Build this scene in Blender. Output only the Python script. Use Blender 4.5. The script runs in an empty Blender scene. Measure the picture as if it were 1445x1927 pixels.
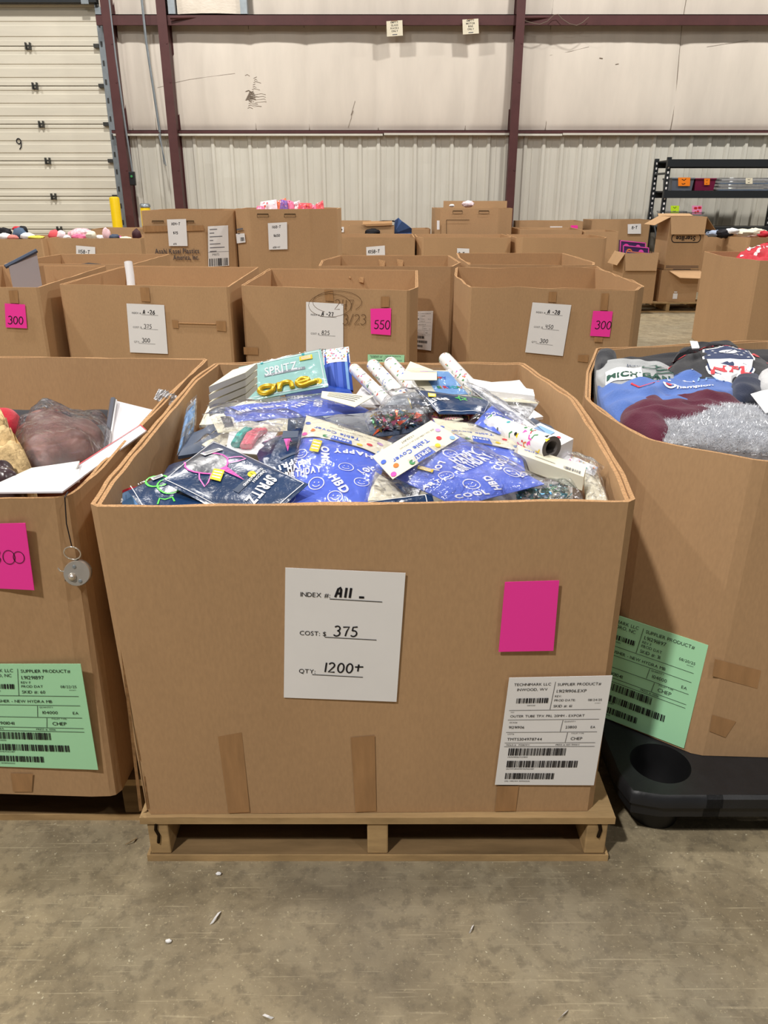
import bpy, math, random
from mathutils import Vector as V, noise as NZ
R = random.Random(7)
SC = bpy.context.scene
COL = SC.collection
# ------------------------------------------------------------------ camera
CAMH, PITCH, FPX, CX, CY = 1.32, math.radians(22.3), 1447.0, 722.5, 963.5
cd = bpy.data.cameras.new('camera'); cam = bpy.data.objects.new('camera', cd); COL.objects.link(cam)
cam.location = (0, 0, CAMH); cam.rotation_euler = (math.pi / 2 - PITCH, 0, 0)
cd.sensor_fit = 'VERTICAL'; cd.sensor_height = 36.0; cd.lens = 36.0 * FPX / 1927.0
cd.clip_start = .05; cd.clip_end = 100
SC.camera = cam
# ------------------------------------------------------------------ view, world, lamps
SC.view_settings.view_transform = 'Standard'; SC.view_settings.look = 'None'
SC.view_settings.gamma = 1.0; SC.view_settings.use_curve_mapping = False
SC.view_settings.exposure = 0.5
w = bpy.data.worlds.new('world'); SC.world = w; w.use_nodes = True
bg = w.node_tree.nodes['Background']; bg.inputs[0].default_value = (1.0, .97, .93, 1); bg.inputs[1].default_value = .065
def lamp(x, y, z, power, size=.4, tilt=(0, 0), col=(1, .965, .91)):
    l = bpy.data.lights.new('high_bay_lamp', 'AREA'); l.energy = power; l.shape = 'DISK'; l.size = size; l.color = col
    o = bpy.data.objects.new('high_bay_lamp', l); COL.objects.link(o); o.location = (x, y, z)
    o.rotation_euler = (tilt[0], tilt[1], 0)
for x, y, p in ((-2.9, -2.4, 400), (3.8, -2.8, 90), (-5.2, 4.0, 230), (-.7, 1.9, 100), (3.0, 4.8, 70), (-3.0, 9.6, 235), (3.0, 9.7, 200), (8.6, 9.6, 270), (-9.2, 9.4, 220)):
    lamp(x, y, 7.2, p)
# ------------------------------------------------------------------ pixel of the photo <-> point of the place
_c, _s = math.cos(PITCH), math.sin(PITCH)
def ray(x, y):
    u = (x - CX) / FPX; v = (CY - y) / FPX
    return V((u, _c + v * _s, -_s + v * _c))
def at_z(x, y, z):
    r = ray(x, y); return r * ((z - CAMH) / r.z) + V((0, 0, CAMH))
def at_y(x, y, Y):
    r = ray(x, y); return r * (Y / r.y) + V((0, 0, CAMH))
def at_pl(x, y, p, n):
    r = ray(x, y); o = V((0, 0, CAMH)); return o + r * ((p - o).dot(n) / r.dot(n))
# ------------------------------------------------------------------ materials
def lin(c):
    f = lambda x: x / 12.92 if x <= .04045 else ((x + .055) / 1.055) ** 2.4
    return tuple(f(v / 255) for v in c) + (1,)
MATS = {}
def M(name, rgb, rough=.6, spec=.3, metal=0., var=0., vs=6., bump=0., bs=60., coat=0., rnd=0., stretch=(1, 1, 1), fine=0., sheen=0.):
    if name in MATS: return MATS[name]
    m = bpy.data.materials.new(name); m.use_nodes = True; nt = m.node_tree; N = nt.nodes; L = nt.links
    b = N['Principled BSDF']; c = lin(rgb)
    b.inputs['Base Color'].default_value = c; b.inputs['Roughness'].default_value = rough
    b.inputs['Specular IOR Level'].default_value = spec; b.inputs['Metallic'].default_value = metal
    b.inputs['Coat Weight'].default_value = coat; b.inputs['Coat Roughness'].default_value = .12
    if sheen: b.inputs['Sheen Weight'].default_value = sheen
    tc = N.new('ShaderNodeTexCoord'); mp = N.new('ShaderNodeMapping'); mp.inputs['Scale'].default_value = stretch
    L.new(tc.outputs['Object'], mp.inputs[0]); src = None
    if var or rnd or fine:
        hs = N.new('ShaderNodeHueSaturation'); hs.inputs['Color'].default_value = c; val = None
        def add(sock, amt):
            nonlocal val
            mr = N.new('ShaderNodeMapRange'); mr.inputs['To Min'].default_value = -amt; mr.inputs['To Max'].default_value = amt
            L.new(sock, mr.inputs['Value']); ad = N.new('ShaderNodeMath'); ad.operation = 'ADD'
            if val is None: ad.inputs[1].default_value = 1.0
            else: L.new(val, ad.inputs[1])
            L.new(mr.outputs[0], ad.inputs[0]); val = ad.outputs[0]
            return mr
        if var:
            n = N.new('ShaderNodeTexNoise'); n.inputs['Scale'].default_value = vs; n.inputs['Detail'].default_value = 6; n.inputs['Roughness'].default_value = .6
            L.new(mp.outputs[0], n.inputs['Vector']); mr = add(n.outputs['Fac'], var); mr.inputs['From Min'].default_value = .3; mr.inputs['From Max'].default_value = .7
        if fine:
            n2 = N.new('ShaderNodeTexNoise'); n2.inputs['Scale'].default_value = bs * 3; n2.inputs['Detail'].default_value = 3
            L.new(mp.outputs[0], n2.inputs['Vector']); mr = add(n2.outputs['Fac'], fine); mr.inputs['From Min'].default_value = .3; mr.inputs['From Max'].default_value = .7
        if rnd:
            oi = N.new('ShaderNodeObjectInfo'); add(oi.outputs['Random'], rnd)
        L.new(val, hs.inputs['Value']); L.new(hs.outputs[0], b.inputs['Base Color'])
    if bump:
        n3 = N.new('ShaderNodeTexNoise'); n3.inputs['Scale'].default_value = bs; n3.inputs['Detail'].default_value = 5
        L.new(mp.outputs[0], n3.inputs['Vector']); bp = N.new('ShaderNodeBump'); bp.inputs['Strength'].default_value = bump; bp.inputs['Distance'].default_value = .004
        L.new(n3.outputs['Fac'], bp.inputs['Height']); L.new(bp.outputs[0], b.inputs['Normal'])
    MATS[name] = m; return m
def FILM(name='clear_film', amt=.02, rough=.1, tint=(235, 238, 245), bs=20., bump=.35):
    if name in MATS: return MATS[name]
    m = bpy.data.materials.new(name); m.use_nodes = True; nt = m.node_tree; N = nt.nodes; L = nt.links
    N.remove(N['Principled BSDF']); out = N['Material Output']
    tr = N.new('ShaderNodeBsdfTransparent'); tr.inputs[0].default_value = (.96, .96, .97, 1)
    gl = N.new('ShaderNodeBsdfGlossy'); gl.inputs['Roughness'].default_value = rough; gl.inputs[0].default_value = lin(tint)
    df = N.new('ShaderNodeBsdfDiffuse'); df.inputs[0].default_value = lin(tint)
    tc = N.new('ShaderNodeTexCoord'); n = N.new('ShaderNodeTexNoise'); n.inputs['Scale'].default_value = bs; n.inputs['Detail'].default_value = 4; n.inputs['Distortion'].default_value = 1.5
    L.new(tc.outputs['Object'], n.inputs['Vector']); bp = N.new('ShaderNodeBump'); bp.inputs['Strength'].default_value = bump; bp.inputs['Distance'].default_value = .012
    L.new(n.outputs['Fac'], bp.inputs['Height']); L.new(bp.outputs[0], gl.inputs['Normal'])
    fr = N.new('ShaderNodeFresnel'); fr.inputs[0].default_value = 1.3; L.new(bp.outputs[0], fr.inputs['Normal'])
    ad = N.new('ShaderNodeMath'); ad.operation = 'ADD'; ad.use_clamp = True; ad.inputs[1].default_value = amt; L.new(fr.outputs[0], ad.inputs[0])
    m1 = N.new('ShaderNodeMixShader'); m1.inputs[0].default_value = amt * .5; L.new(tr.outputs[0], m1.inputs[1]); L.new(df.outputs[0], m1.inputs[2])
    m2 = N.new('ShaderNodeMixShader'); L.new(ad.outputs[0], m2.inputs[0]); L.new(m1.outputs[0], m2.inputs[1]); L.new(gl.outputs[0], m2.inputs[2])
    L.new(m2.outputs[0], out.inputs['Surface']); MATS[name] = m; return m
CARD = M('cardboard', (184, 149, 112), .75, .15, var=.06, vs=3, fine=.05, bs=60, rnd=.05, stretch=(1, 1, .35))
CARDIN = M('cardboard_inside', (187, 151, 113), .75, .15, var=.06, vs=3, fine=.05, bs=60, rnd=.04, stretch=(1, 1, .3))
EDGE = M('corrugated_edge', (182, 142, 102), .8, .1, var=.4, vs=260, stretch=(1, 1, 1))
TAPE = M('brown_tape', (168, 128, 88), .4, .35, var=.16, vs=40, stretch=(1, 1, .15))
PAPER = M('white_paper', (240, 239, 240), .6, .25, var=.02, vs=8)
INK = M('black_ink', (34, 33, 38), .6, .2)
GREY = M('grey_ink', (105, 105, 112), .6, .2)
PINK = M('neon_pink_paper', (255, 62, 172), .55, .3)
GREENL = M('pale_green_label', (178, 238, 192), .5, .3)
STEEL = M('maroon_steel', (84, 50, 50), .5, .35, var=.12, vs=5)
GALV = M('galvanised_steel', (150, 158, 164), .4, .5, metal=.6, var=.12, vs=12)
BLACK = M('black_plastic', (30, 31, 34), .45, .4, var=.2, vs=14, bump=.3, bs=40)
RACKM = M('black_rack_steel', (36, 40, 44), .45, .4)
WHITE = M('white_print', (243, 243, 245), .5, .3)
NAVY = M('navy_foil', (22, 52, 92), .28, .55, coat=.35, bump=.5, bs=55, var=.25, vs=9)
NAVYD = M('dark_navy_foil', (20, 30, 52), .28, .55, coat=.35, bump=.3, bs=45)
PERI = M('periwinkle_vinyl', (92, 118, 222), .38, .45, coat=.15, bump=.25, bs=18, var=.05, vs=5)
CREAM = M('cream_card', (235, 228, 205), .55, .3, var=.02)
MINT = M('mint_card', (168, 214, 208), .5, .3, coat=.2)
GOLD = M('gold_foil', (222, 182, 44), .22, .6, metal=.5)
YEL = M('yellow_sticker', (248, 214, 40), .5, .3)
HOTP = M('hot_pink_print', (240, 84, 178), .5, .3)
ROYAL = M('royal_blue_card', (38, 78, 178), .5, .3)
SKY = M('sky_blue_print', (132, 176, 226), .5, .3)
LOGOB = M('logo_blue_print', (72, 104, 204), .5, .3)
LIME = M('glow_green_print', (98, 236, 84), .45, .3)
RED = M('red_print', (214, 48, 62), .5, .3)
ORNG = M('orange_print', (224, 124, 52), .5, .3)
GRN = M('green_print', (62, 142, 82), .5, .3)
TEAL = M('teal_print', (58, 172, 178), .5, .3)
SLATE = M('slate_print', (70, 82, 104), .5, .3)
GFOIL = M('grey_foil', (150, 156, 164), .3, .5, coat=.3, bump=.4, bs=25)
FILM1 = FILM()
FILM2 = FILM('crinkled_film', .05, .12, (238, 238, 242), 26., .7)
# ------------------------------------------------------------------ mesh building
WL = {}
class MB:
    def __init__(s): s.v = []; s.f = []; s.m = []; s.mats = []
    def mi(s, m):
        if m not in s.mats: s.mats.append(m)
        return s.mats.index(m)
    def face(s, pts, m):
        i = len(s.v); s.v += [V(p) for p in pts]; s.f.append(tuple(range(i, i + len(pts)))); s.m.append(s.mi(m))
    def mesh(s, vs, fs, m):
        i = len(s.v); s.v += [V(p) for p in vs]; k = s.mi(m)
        for f in fs: s.f.append(tuple(j + i for j in f)); s.m.append(k)
    def box(s, lo, hi, m, rot=0, piv=None):
        x0, y0, z0 = lo; x1, y1, z1 = hi
        vs = [V(p) for p in ((x0, y0, z0), (x1, y0, z0), (x1, y1, z0), (x0, y1, z0), (x0, y0, z1), (x1, y0, z1), (x1, y1, z1), (x0, y1, z1))]
        if rot:
            p = V(piv) if piv else (V(lo) + V(hi)) / 2; cr, sr = math.cos(rot), math.sin(rot)
            vs = [V((p.x + (q.x - p.x) * cr - (q.y - p.y) * sr, p.y + (q.x - p.x) * sr + (q.y - p.y) * cr, q.z)) for q in vs]
        s.mesh(vs, [(0, 3, 2, 1), (4, 5, 6, 7), (0, 1, 5, 4), (1, 2, 6, 5), (2, 3, 7, 6), (3, 0, 4, 7)], m)
    def hexa(s, p, m):   # bottom 4, top 4
        s.mesh(p, [(0, 3, 2, 1), (4, 5, 6, 7), (0, 1, 5, 4), (1, 2, 6, 5), (2, 3, 7, 6), (3, 0, 4, 7)], m)
    def grid(s, fn, nu, nv, m, wrap=False):
        vs = [fn(i / nu, j / nv) for j in range(nv + 1) for i in range(nu + (0 if wrap else 1))]
        k = nu + (0 if wrap else 1); fs = []
        for j in range(nv):
            for i in range(nu):
                a = j * k + i; b = j * k + (i + 1) % k
                fs.append((a, b, b + k, a + k))
        s.mesh(vs, fs, m)
    def tube(s, pts, r, m, n=8, closed=False, cap=True):
        pts = [V(p) for p in pts]; N = len(pts); rr = r if isinstance(r, (list, tuple)) else [r] * N
        vs = []; up = None
        for i in range(N):
            a = pts[(i - 1) % N] if (closed or i) else pts[0]; b = pts[(i + 1) % N] if (closed or i < N - 1) else pts[-1]
            t = (b - a).normalized()
            if up is None: up = t.cross(V((0, 0, 1)) if abs(t.z) < .9 else V((1, 0, 0))).normalized()
            up = (up - t * up.dot(t)).normalized(); q = t.cross(up)
            for k in range(n):
                an = 2 * math.pi * k / n; vs.append(pts[i] + (up * math.cos(an) + q * math.sin(an)) * rr[i])
        fs = []
        for i in range(N if closed else N - 1):
            j = (i + 1) % N
            for k in range(n): fs.append((i * n + k, i * n + (k + 1) % n, j * n + (k + 1) % n, j * n + k))
        if cap and not closed: fs += [tuple(range(n))[::-1], tuple((N - 1) * n + k for k in range(n))]
        s.mesh(vs, fs, m)
    def lathe(s, prof, c, m, n=32, axis=V((0, 0, 1)), capb=False, capt=False):
        axis = V(axis).normalized(); a = axis.cross(V((0, 1, 0)) if abs(axis.y) < .9 else V((1, 0, 0))).normalized(); b = axis.cross(a)
        vs = [V(c) + axis * h + (a * math.cos(2 * math.pi * k / n) + b * math.sin(2 * math.pi * k / n)) * r for r, h in prof for k in range(n)]
        fs = [(i * n + k, i * n + (k + 1) % n, (i + 1) * n + (k + 1) % n, (i + 1) * n + k) for i in range(len(prof) - 1) for k in range(n)]
        if capb: fs.append(tuple(range(n))[::-1])
        if capt: fs.append(tuple((len(prof) - 1) * n + k for k in range(n)))
        s.mesh(vs, fs, m)
    def build(s, name, parent=None, smooth=False, label=None, cat=None, group=None, kind=None, bevel=0):
        me = bpy.data.meshes.new(name)
        if parent is not None: org = WL[parent.name]
        else:
            xs = [p.x for p in s.v]; ys = [p.y for p in s.v]; zs = [p.z for p in s.v]
            org = V(((min(xs) + max(xs)) / 2, (min(ys) + max(ys)) / 2, min(zs)))
        me.from_pydata([p - org for p in s.v], [], s.f); me.update()
        for m in s.mats: me.materials.append(m)
        me.polygons.foreach_set('material_index', s.m)
        if smooth: me.polygons.foreach_set('use_smooth', [True] * len(s.f))
        o = bpy.data.objects.new(name, me); COL.objects.link(o)
        if smooth:
            try: me.set_sharp_from_angle(angle=math.radians(50))
            except Exception: pass
        if parent is not None: o.parent = parent
        else: o.location = org
        WL[o.name] = org
        if bevel:
            bv = o.modifiers.new('bevel', 'BEVEL'); bv.width = bevel; bv.segments = 2; bv.limit_method = 'ANGLE'
        tag(o, label, cat, group, kind); return o
def tag(o, label=None, cat=None, group=None, kind=None):
    for k, v in (('label', label), ('category', cat), ('group', group), ('kind', kind)):
        if v: o[k] = v
    return o
def thing(name, label, cat, loc, group=None, kind=None):
    o = bpy.data.objects.new(name, None); COL.objects.link(o); o.location = loc; o.empty_display_size = .1
    WL[o.name] = V(loc); return tag(o, label, cat, group, kind)
def copy_tree(o, loc, label=None, par=None):
    c = o.copy(); COL.objects.link(c)
    if par: c.parent = par
    else: c.location = loc
    if label: c['label'] = label
    WL[c.name] = V(loc)
    for ch in [q for q in bpy.data.objects if q.parent == o]: copy_tree(ch, loc, None, c)
    return c
# ------------------------------------------------------------------ printed and handwritten characters
CHARS = 'ABCDEFGHIJKLMNOPQRSTUVWXYZabcdefghijklmnopqrstuvwxyz0123456789#:$.,-/()+&!\''
GL = {}
def load_glyphs(off):
    obs = []
    for ch in CHARS:
        cu = bpy.data.curves.new('g', 'FONT'); cu.body = ch; cu.resolution_u = 3; cu.offset = off; cu.fill_mode = 'FRONT'
        o = bpy.data.objects.new('g', cu); COL.objects.link(o); obs.append((ch, o))
    dg = bpy.context.evaluated_depsgraph_get()
    for ch, o in obs:
        me = bpy.data.meshes.new_from_object(o.evaluated_get(dg))
        vs = [(p.co.x, p.co.y) for p in me.vertices]; fs = [tuple(p.vertices) for p in me.polygons]
        x0 = min((p[0] for p in vs), default=0); x1 = max((p[0] for p in vs), default=.3)
        GL[(ch, off)] = ([(a - x0, b) for a, b in vs], fs, x1 - x0)
        bpy.data.meshes.remove(me)
    for ch, o in obs:
        cu = o.data; bpy.data.objects.remove(o); bpy.data.curves.remove(cu)
for _o in (0.0, .02, .045): load_glyphs(_o)
def _arc(cx, cy, rx, ry, a0, a1, n=14):
    return [(cx + rx * math.cos(math.radians(a0 + (a1 - a0) * i / n)), cy + ry * math.sin(math.radians(a0 + (a1 - a0) * i / n))) for i in range(n + 1)]
HW = {'0': [_arc(.3, .5, .26, .48, 80, 450)], '1': [[(.2, 1), (.18, 0)]],
      '2': [_arc(.28, .74, .24, .26, 160, -40, 9) + [(.05, .02), (.6, .03)]],
      '3': [_arc(.24, .76, .24, .24, 150, -85, 9) + _arc(.24, .26, .28, .28, 85, -150, 10)],
      '4': [[(.12, 1), (.05, .45), (.55, .48)], [(.48, .95), (.44, 0)]],
      '5': [[(.52, 1), (.14, .95), (.1, .58)] + _arc(.24, .3, .28, .3, 110, -140, 11)],
      '6': [[(.45, 1), (.2, .6)] + _arc(.28, .27, .24, .27, 170, -190, 14)],
      '7': [[(.02, .92), (.55, .96), (.38, .5), (.3, 0)]],
      '8': [_arc(.3, .75, .2, .23, -90, 270), _arc(.3, .26, .26, .26, 90, 450)],
      '9': [_arc(.28, .7, .22, .26, 20, 380) + [(.48, .6), (.4, 0)]],
      'A': [[(.02, 0), (.2, .85), (.38, 1), (.46, .8), (.48, 0)], [(.06, .38), (.52, .42)]],
      'T': [[(.0, .95), (.65, 1)], [(.34, .98), (.3, 0)]], '-': [[(.05, .45), (.45, .47)]], '_': [[(.05, .1), (.5, .1)]],
      '+': [[(.3, .95), (.3, .2)], [(.0, .66), (.72, .7)]], '$': [_arc(.25, .7, .2, .2, 40, 250, 8) + _arc(.25, .3, .2, .2, 80, -140, 8), [(.27, 1.05), (.23, -.05)]],
      '/': [[(.0, -.1), (.4, 1.05)]], ' ': [], 'K': [[(.1, 1), (.1, 0)], [(.5, 1), (.1, .45), (.5, 0)]]}
# ------------------------------------------------------------------ surfaces that carry print
class Quad:
    """a four-cornered sheet or flat pack; corners run top-left, top-right, bottom-right, bottom-left of its own print"""
    def __init__(s, c, th=.0015, bulge=0., wr=0., seed=0, fr=3., pw=.5):
        s.tl, s.tr, s.br, s.bl = [V(p) for p in c]; s.th, s.bu, s.wr, s.seed, s.fr, s.pw = th, bulge, wr, seed, fr, pw
        s.W = ((s.tr - s.tl).length + (s.br - s.bl).length) / 2; s.H = ((s.tl - s.bl).length + (s.tr - s.br).length) / 2
        s.a = s.H / s.W; s.n = (s.tr - s.bl).cross(s.tl - s.br).normalized()
        cen = (s.tl + s.tr + s.br + s.bl) / 4
        if s.n.dot(V((0, 0, CAMH)) - cen) < 0: print('MIRRORED', [tuple(round(k, 2) for k in q) for q in (s.tl, s.tr, s.br, s.bl)])
    def base(s, u, v): return (s.bl * (1 - u) + s.br * u) * (1 - v) + (s.tl * (1 - u) + s.tr * u) * v
    def P(s, u, v, off=0.):
        e = max(0., 16 * u * (1 - u) * v * (1 - v)); h = s.th + s.bu * e ** s.pw
        if s.wr: h += s.wr * NZ.noise(V((u * s.fr, v * s.fr * s.a, s.seed * 7.3))) * min(1, .35 + e * 2)
        return s.base(u, v) + s.n * (h + off)
    def Q(s, u, v, off=0.):   # underside
        e = max(0., 16 * u * (1 - u) * v * (1 - v)); return s.base(u, v) - s.n * (s.bu * .5 * e ** s.pw + off)
def body(mb, q, m, nu=10, nv=10, back=True, under=None):
    mb.grid(lambda u, v: q.P(u, v), nu, nv, m)
    if back:
        mb.grid(lambda u, v: q.Q(1 - u, v), nu, nv, under or m)
        ring = [(i / nu, 0) for i in range(nu)] + [(1, j / nv) for j in range(nv)] + [(1 - i / nu, 1) for i in range(nu)] + [(0, 1 - j / nv) for j in range(nv)]
        k = len(ring); vs = [q.Q(*p) for p in ring] + [q.P(*p) for p in ring]
        mb.mesh(vs, [(i, (i + 1) % k, k + (i + 1) % k, k + i) for i in range(k)], m)
class Pr:
    """draws on a surface; x runs 0..1 along its width, y 0..a up its height"""
    def __init__(s, q, mb, off=.0008): s.q, s.mb, s.o = q, mb, off
    def _p(s, x, y, z=0): return s.q.P(x, y / s.q.a, s.o + z)
    def mesh(s, vs, fs, m, z=0): s.mb.mesh([s._p(x, y, z) for x, y in vs], fs, m)
    def rect(s, x0, y0, x1, y1, m, z=0, n=4):
        vs = [(x0 + (x1 - x0) * i / n, y0 + (y1 - y0) * j / n) for j in range(n + 1) for i in range(n + 1)]; k = n + 1
        s.mesh(vs, [(j * k + i, j * k + i + 1, j * k + k + i + 1, j * k + k + i) for j in range(n) for i in range(n)], m, z)
    def disc(s, x, y, r, m, z=0, n=18, sy=1):
        s.mesh([(x, y)] + [(x + r * math.cos(6.2832 * k / n), y + r * sy * math.sin(6.2832 * k / n)) for k in range(n)], [(0, k + 1, (k + 1) % n + 1) for k in range(n)], m, z)
    def line(s, pts, wd, m, z=0, closed=False):
        pts = [V((p[0], p[1])) for p in pts]
        if closed: pts.append(pts[0])
        vs = []; n = len(pts)
        for i in range(n):
            a = pts[max(i - 1, 0)]; b = pts[min(i + 1, n - 1)]
            if closed and i in (0, n - 1): a, b = pts[-2], pts[1]
            t = (b - a); t = t / max(t.length, 1e-9); nn = V((-t.y, t.x)) * wd / 2
            vs += [tuple(pts[i] + nn), tuple(pts[i] - nn)]
        s.mesh(vs, [(2 * i + 1, 2 * i + 3, 2 * i + 2, 2 * i) for i in range(n - 1)], m, z)
    def seg(s, x0, y0, x1, y1, wd, m, z=0, n=8): s.line([(x0 + (x1 - x0) * i / n, y0 + (y1 - y0) * i / n) for i in range(n + 1)], wd, m, z)
    def frame(s, x0, y0, x1, y1, wd, m, z=0):
        for a in ((x0, y0, x1, y0), (x1, y0, x1, y1), (x1, y1, x0, y1), (x0, y1, x0, y0)): s.seg(*a, wd, m, z)
    def ring(s, x, y, r, wd, m, z=0, sy=1, n=24, a0=0, a1=360): s.line(_arc(x, y, r, r * sy, a0, a1, n), wd, m, z)
    def tpx(s, t, p0, p1, top, m, b=.045, z=.0003):
        """lettering whose baseline runs between two photo points; top is a point at the height of its first capital"""
        a, c, e = [V(quad_inv(s.q, *p)) for p in (p0, p1, top)]; dx = c - a; n = V((-dx.y, dx.x)).normalized(); s.text(t, a.x, a.y, abs((e - a).dot(n)) / .70, m, 'L', b, math.degrees(math.atan2(dx.y, dx.x)), z, fit=dx.length)
    def text(s, t, x, y, size, m, al='L', b=0., rot=0., z=0, sp=.09, sx=1., shear=0., fit=0):
        k = size * 1.0; w = 0
        for c in t: w += (.32 if c == ' ' else GL[(c, b)][2] + sp)
        w -= sp
        if fit: sx = fit / (w * k)
        cx = {'L': 0, 'C': -w / 2, 'R': -w}[al]; cr, sr = math.cos(math.radians(rot)), math.sin(math.radians(rot))
        for c in t:
            if c == ' ': cx += .32; continue
            vs, fs, gw = GL[(c, b)]
            pts = []
            for a, h in vs:
                px, py = (cx + a + shear * h) * k * sx, h * k; pts.append((x + px * cr - py * sr, y + px * sr + py * cr))
            s.mesh(pts, fs, m, z); cx += gw + sp
    def hand(s, t, x, y, size, wd, m=None, z=0, gap=.2, rot=0):
        cx = 0; cr, sr = math.cos(math.radians(rot)), math.sin(math.radians(rot))
        for c in t:
            st = HW[c]; mx = max([p[0] for l in st for p in l], default=.35)
            for l in st:
                l = [(cx + p[0] + .08 * p[1], p[1]) for p in l]
                s.line([(x + (p[0] * cr - p[1] * sr) * size, y + (p[0] * sr + p[1] * cr) * size) for p in l], wd, m or INK, z)
            cx += mx + gap
    def bars(s, x0, y0, x1, y1, m=None, n=40, seed=1):
        r = random.Random(seed); x = x0
        while x < x1:
            wd = (x1 - x0) / n * r.choice((.4, .5, .9, 1.3)); s.rect(x, y0, min(x + wd, x1), y1, m or INK, 0, 1); x += wd + (x1 - x0) / n * r.choice((.35, .5, .9))
    def smile(s, x, y, r, m, rot=0, z=0):
        s.ring(x, y, r, r * .13, m, z); c, q = math.cos(math.radians(rot)), math.sin(math.radians(rot))
        for ex in (-.28, .28): s.disc(x + (ex * c - .2 * q) * r, y + (ex * q + .2 * c) * r, r * .09, m, z, 8)
        s.line([(x + (px * c - py * q) * r, y + (px * q + py * c) * r) for px, py in _arc(0, -.05, .5, .45, 200, 340, 8)], r * .12, m, z)
def sheet(name, parent, corners, m, draw=None, label=None, th=.0012, wr=0., seed=0, lname='lettering', n=6):
    q = Quad(corners, th, 0, wr, seed); mb = MB(); body(mb, q, m, n, n); o = mb.build(name, parent, smooth=False, label=label)
    if draw:
        lb = MB(); draw(Pr(q, lb)); lb.build(lname, o)
    return o
# ================================================================== THE SETTING
def floor_mat():
    m = bpy.data.materials.new('concrete'); m.use_nodes = True; nt = m.node_tree; N = nt.nodes; L = nt.links; b = N['Principled BSDF']
    tc = N.new('ShaderNodeTexCoord')
    def noise(sc, det, stretch=None, rot=0, dist=0.):
        n = N.new('ShaderNodeTexNoise'); n.inputs['Scale'].default_value = sc; n.inputs['Detail'].default_value = det; n.inputs['Roughness'].default_value = .62; n.inputs['Distortion'].default_value = dist
        mp = N.new('ShaderNodeMapping'); mp.inputs['Scale'].default_value = stretch or (1, 1, 1); mp.inputs['Rotation'].default_value = (0, 0, rot)
        L.new(tc.outputs['Object'], mp.inputs[0]); L.new(mp.outputs[0], n.inputs['Vector']); return n.outputs['Fac']
    def ramp(s, lo, hi):
        r = N.new('ShaderNodeMapRange'); r.inputs['From Min'].default_value = lo; r.inputs['From Max'].default_value = hi; r.clamp = True; L.new(s, r.inputs['Value']); return r.outputs[0]
    def mix(f, a, c):
        x = N.new('ShaderNodeMix'); x.data_type = 'RGBA'; L.new(f, x.inputs[0])
        if isinstance(a, tuple): x.inputs[6].default_value = a
        else: L.new(a, x.inputs[6])
        x.inputs[7].default_value = c; return x.outputs[2]
    def mul(a, v):
        x = N.new('ShaderNodeMath'); x.operation = 'MULTIPLY'; L.new(a, x.inputs[0]); x.inputs[1].default_value = v; return x.outputs[0]
    col = mix(ramp(noise(1.3, 5), .35, .65), lin((166, 150, 120)), lin((146, 136, 114)))
    col = mix(mul(ramp(noise(9, 8, None, 0, .6), .40, .60), .75), col, lin((124, 112, 90)))
    col = mix(mul(ramp(noise(38, 5), .50, .64), .6), col, lin((112, 102, 84)))
    col = mix(mul(ramp(noise(150, 3), .6, .7), .55), col, lin((196, 182, 148)))
    col = mix(mul(ramp(noise(95, 2), .70, .76), .8), col, lin((214, 204, 176)))
    for rt, st, hi, am in ((.03, (2.6, 75, 1), .70, .3), (-.06, (3.6, 130, 1), .70, .28), (1.15, (2.2, 70, 1), .71, .3), (-.95, (2.4, 90, 1), .71, .28), (1.6, (2.8, 100, 1), .70, .28), (.5, (2.5, 80, 1), .72, .25)):
        col = mix(mul(ramp(noise(1.6, 3, st, rt), hi - .04, hi), am), col, lin((206, 192, 160)))
    col = mix(mul(ramp(noise(.9, 3, (1, 1, 1), .4), .58, .72), .4), col, lin((92, 88, 82)))
    L.new(col, b.inputs['Base Color'])
    r = N.new('ShaderNodeMapRange'); r.inputs['To Min'].default_value = .42; r.inputs['To Max'].default_value = .7; L.new(noise(7, 5), r.inputs['Value']); L.new(r.outputs[0], b.inputs['Roughness'])
    b.inputs['Specular IOR Level'].default_value = .35
    bp = N.new('ShaderNodeBump'); bp.inputs['Strength'].default_value = .25; bp.inputs['Distance'].default_value = .003; L.new(noise(70, 6), bp.inputs['Height']); L.new(bp.outputs[0], b.inputs['Normal'])
    return m
FLOOR = floor_mat()
mb = MB(); mb.box((-11, -5, -.1), (11, 13.62, 0), FLOOR)
fl = mb.build('floor', kind='structure', label='worn olive grey concrete warehouse floor with pale scratches', cat='floor')
WY = 13.3
PANEL = M('vinyl_insulation', (222, 213, 201), .5, .35, var=.07, vs=2.2, stretch=(1.6, 1, .35), bump=.25, bs=9)
LINER = M('white_metal_liner', (212, 209, 198), .45, .4, var=.05, vs=3, stretch=(1.5, 1, .3))
SEAM = M('grimy_seam', (120, 108, 96), .8, .1)
WALLMARK = M('wall_mark', (138, 126, 114), .9, .1)  # darker strokes drawn over the wall's crinkle cluster, crack and small marks
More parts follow.
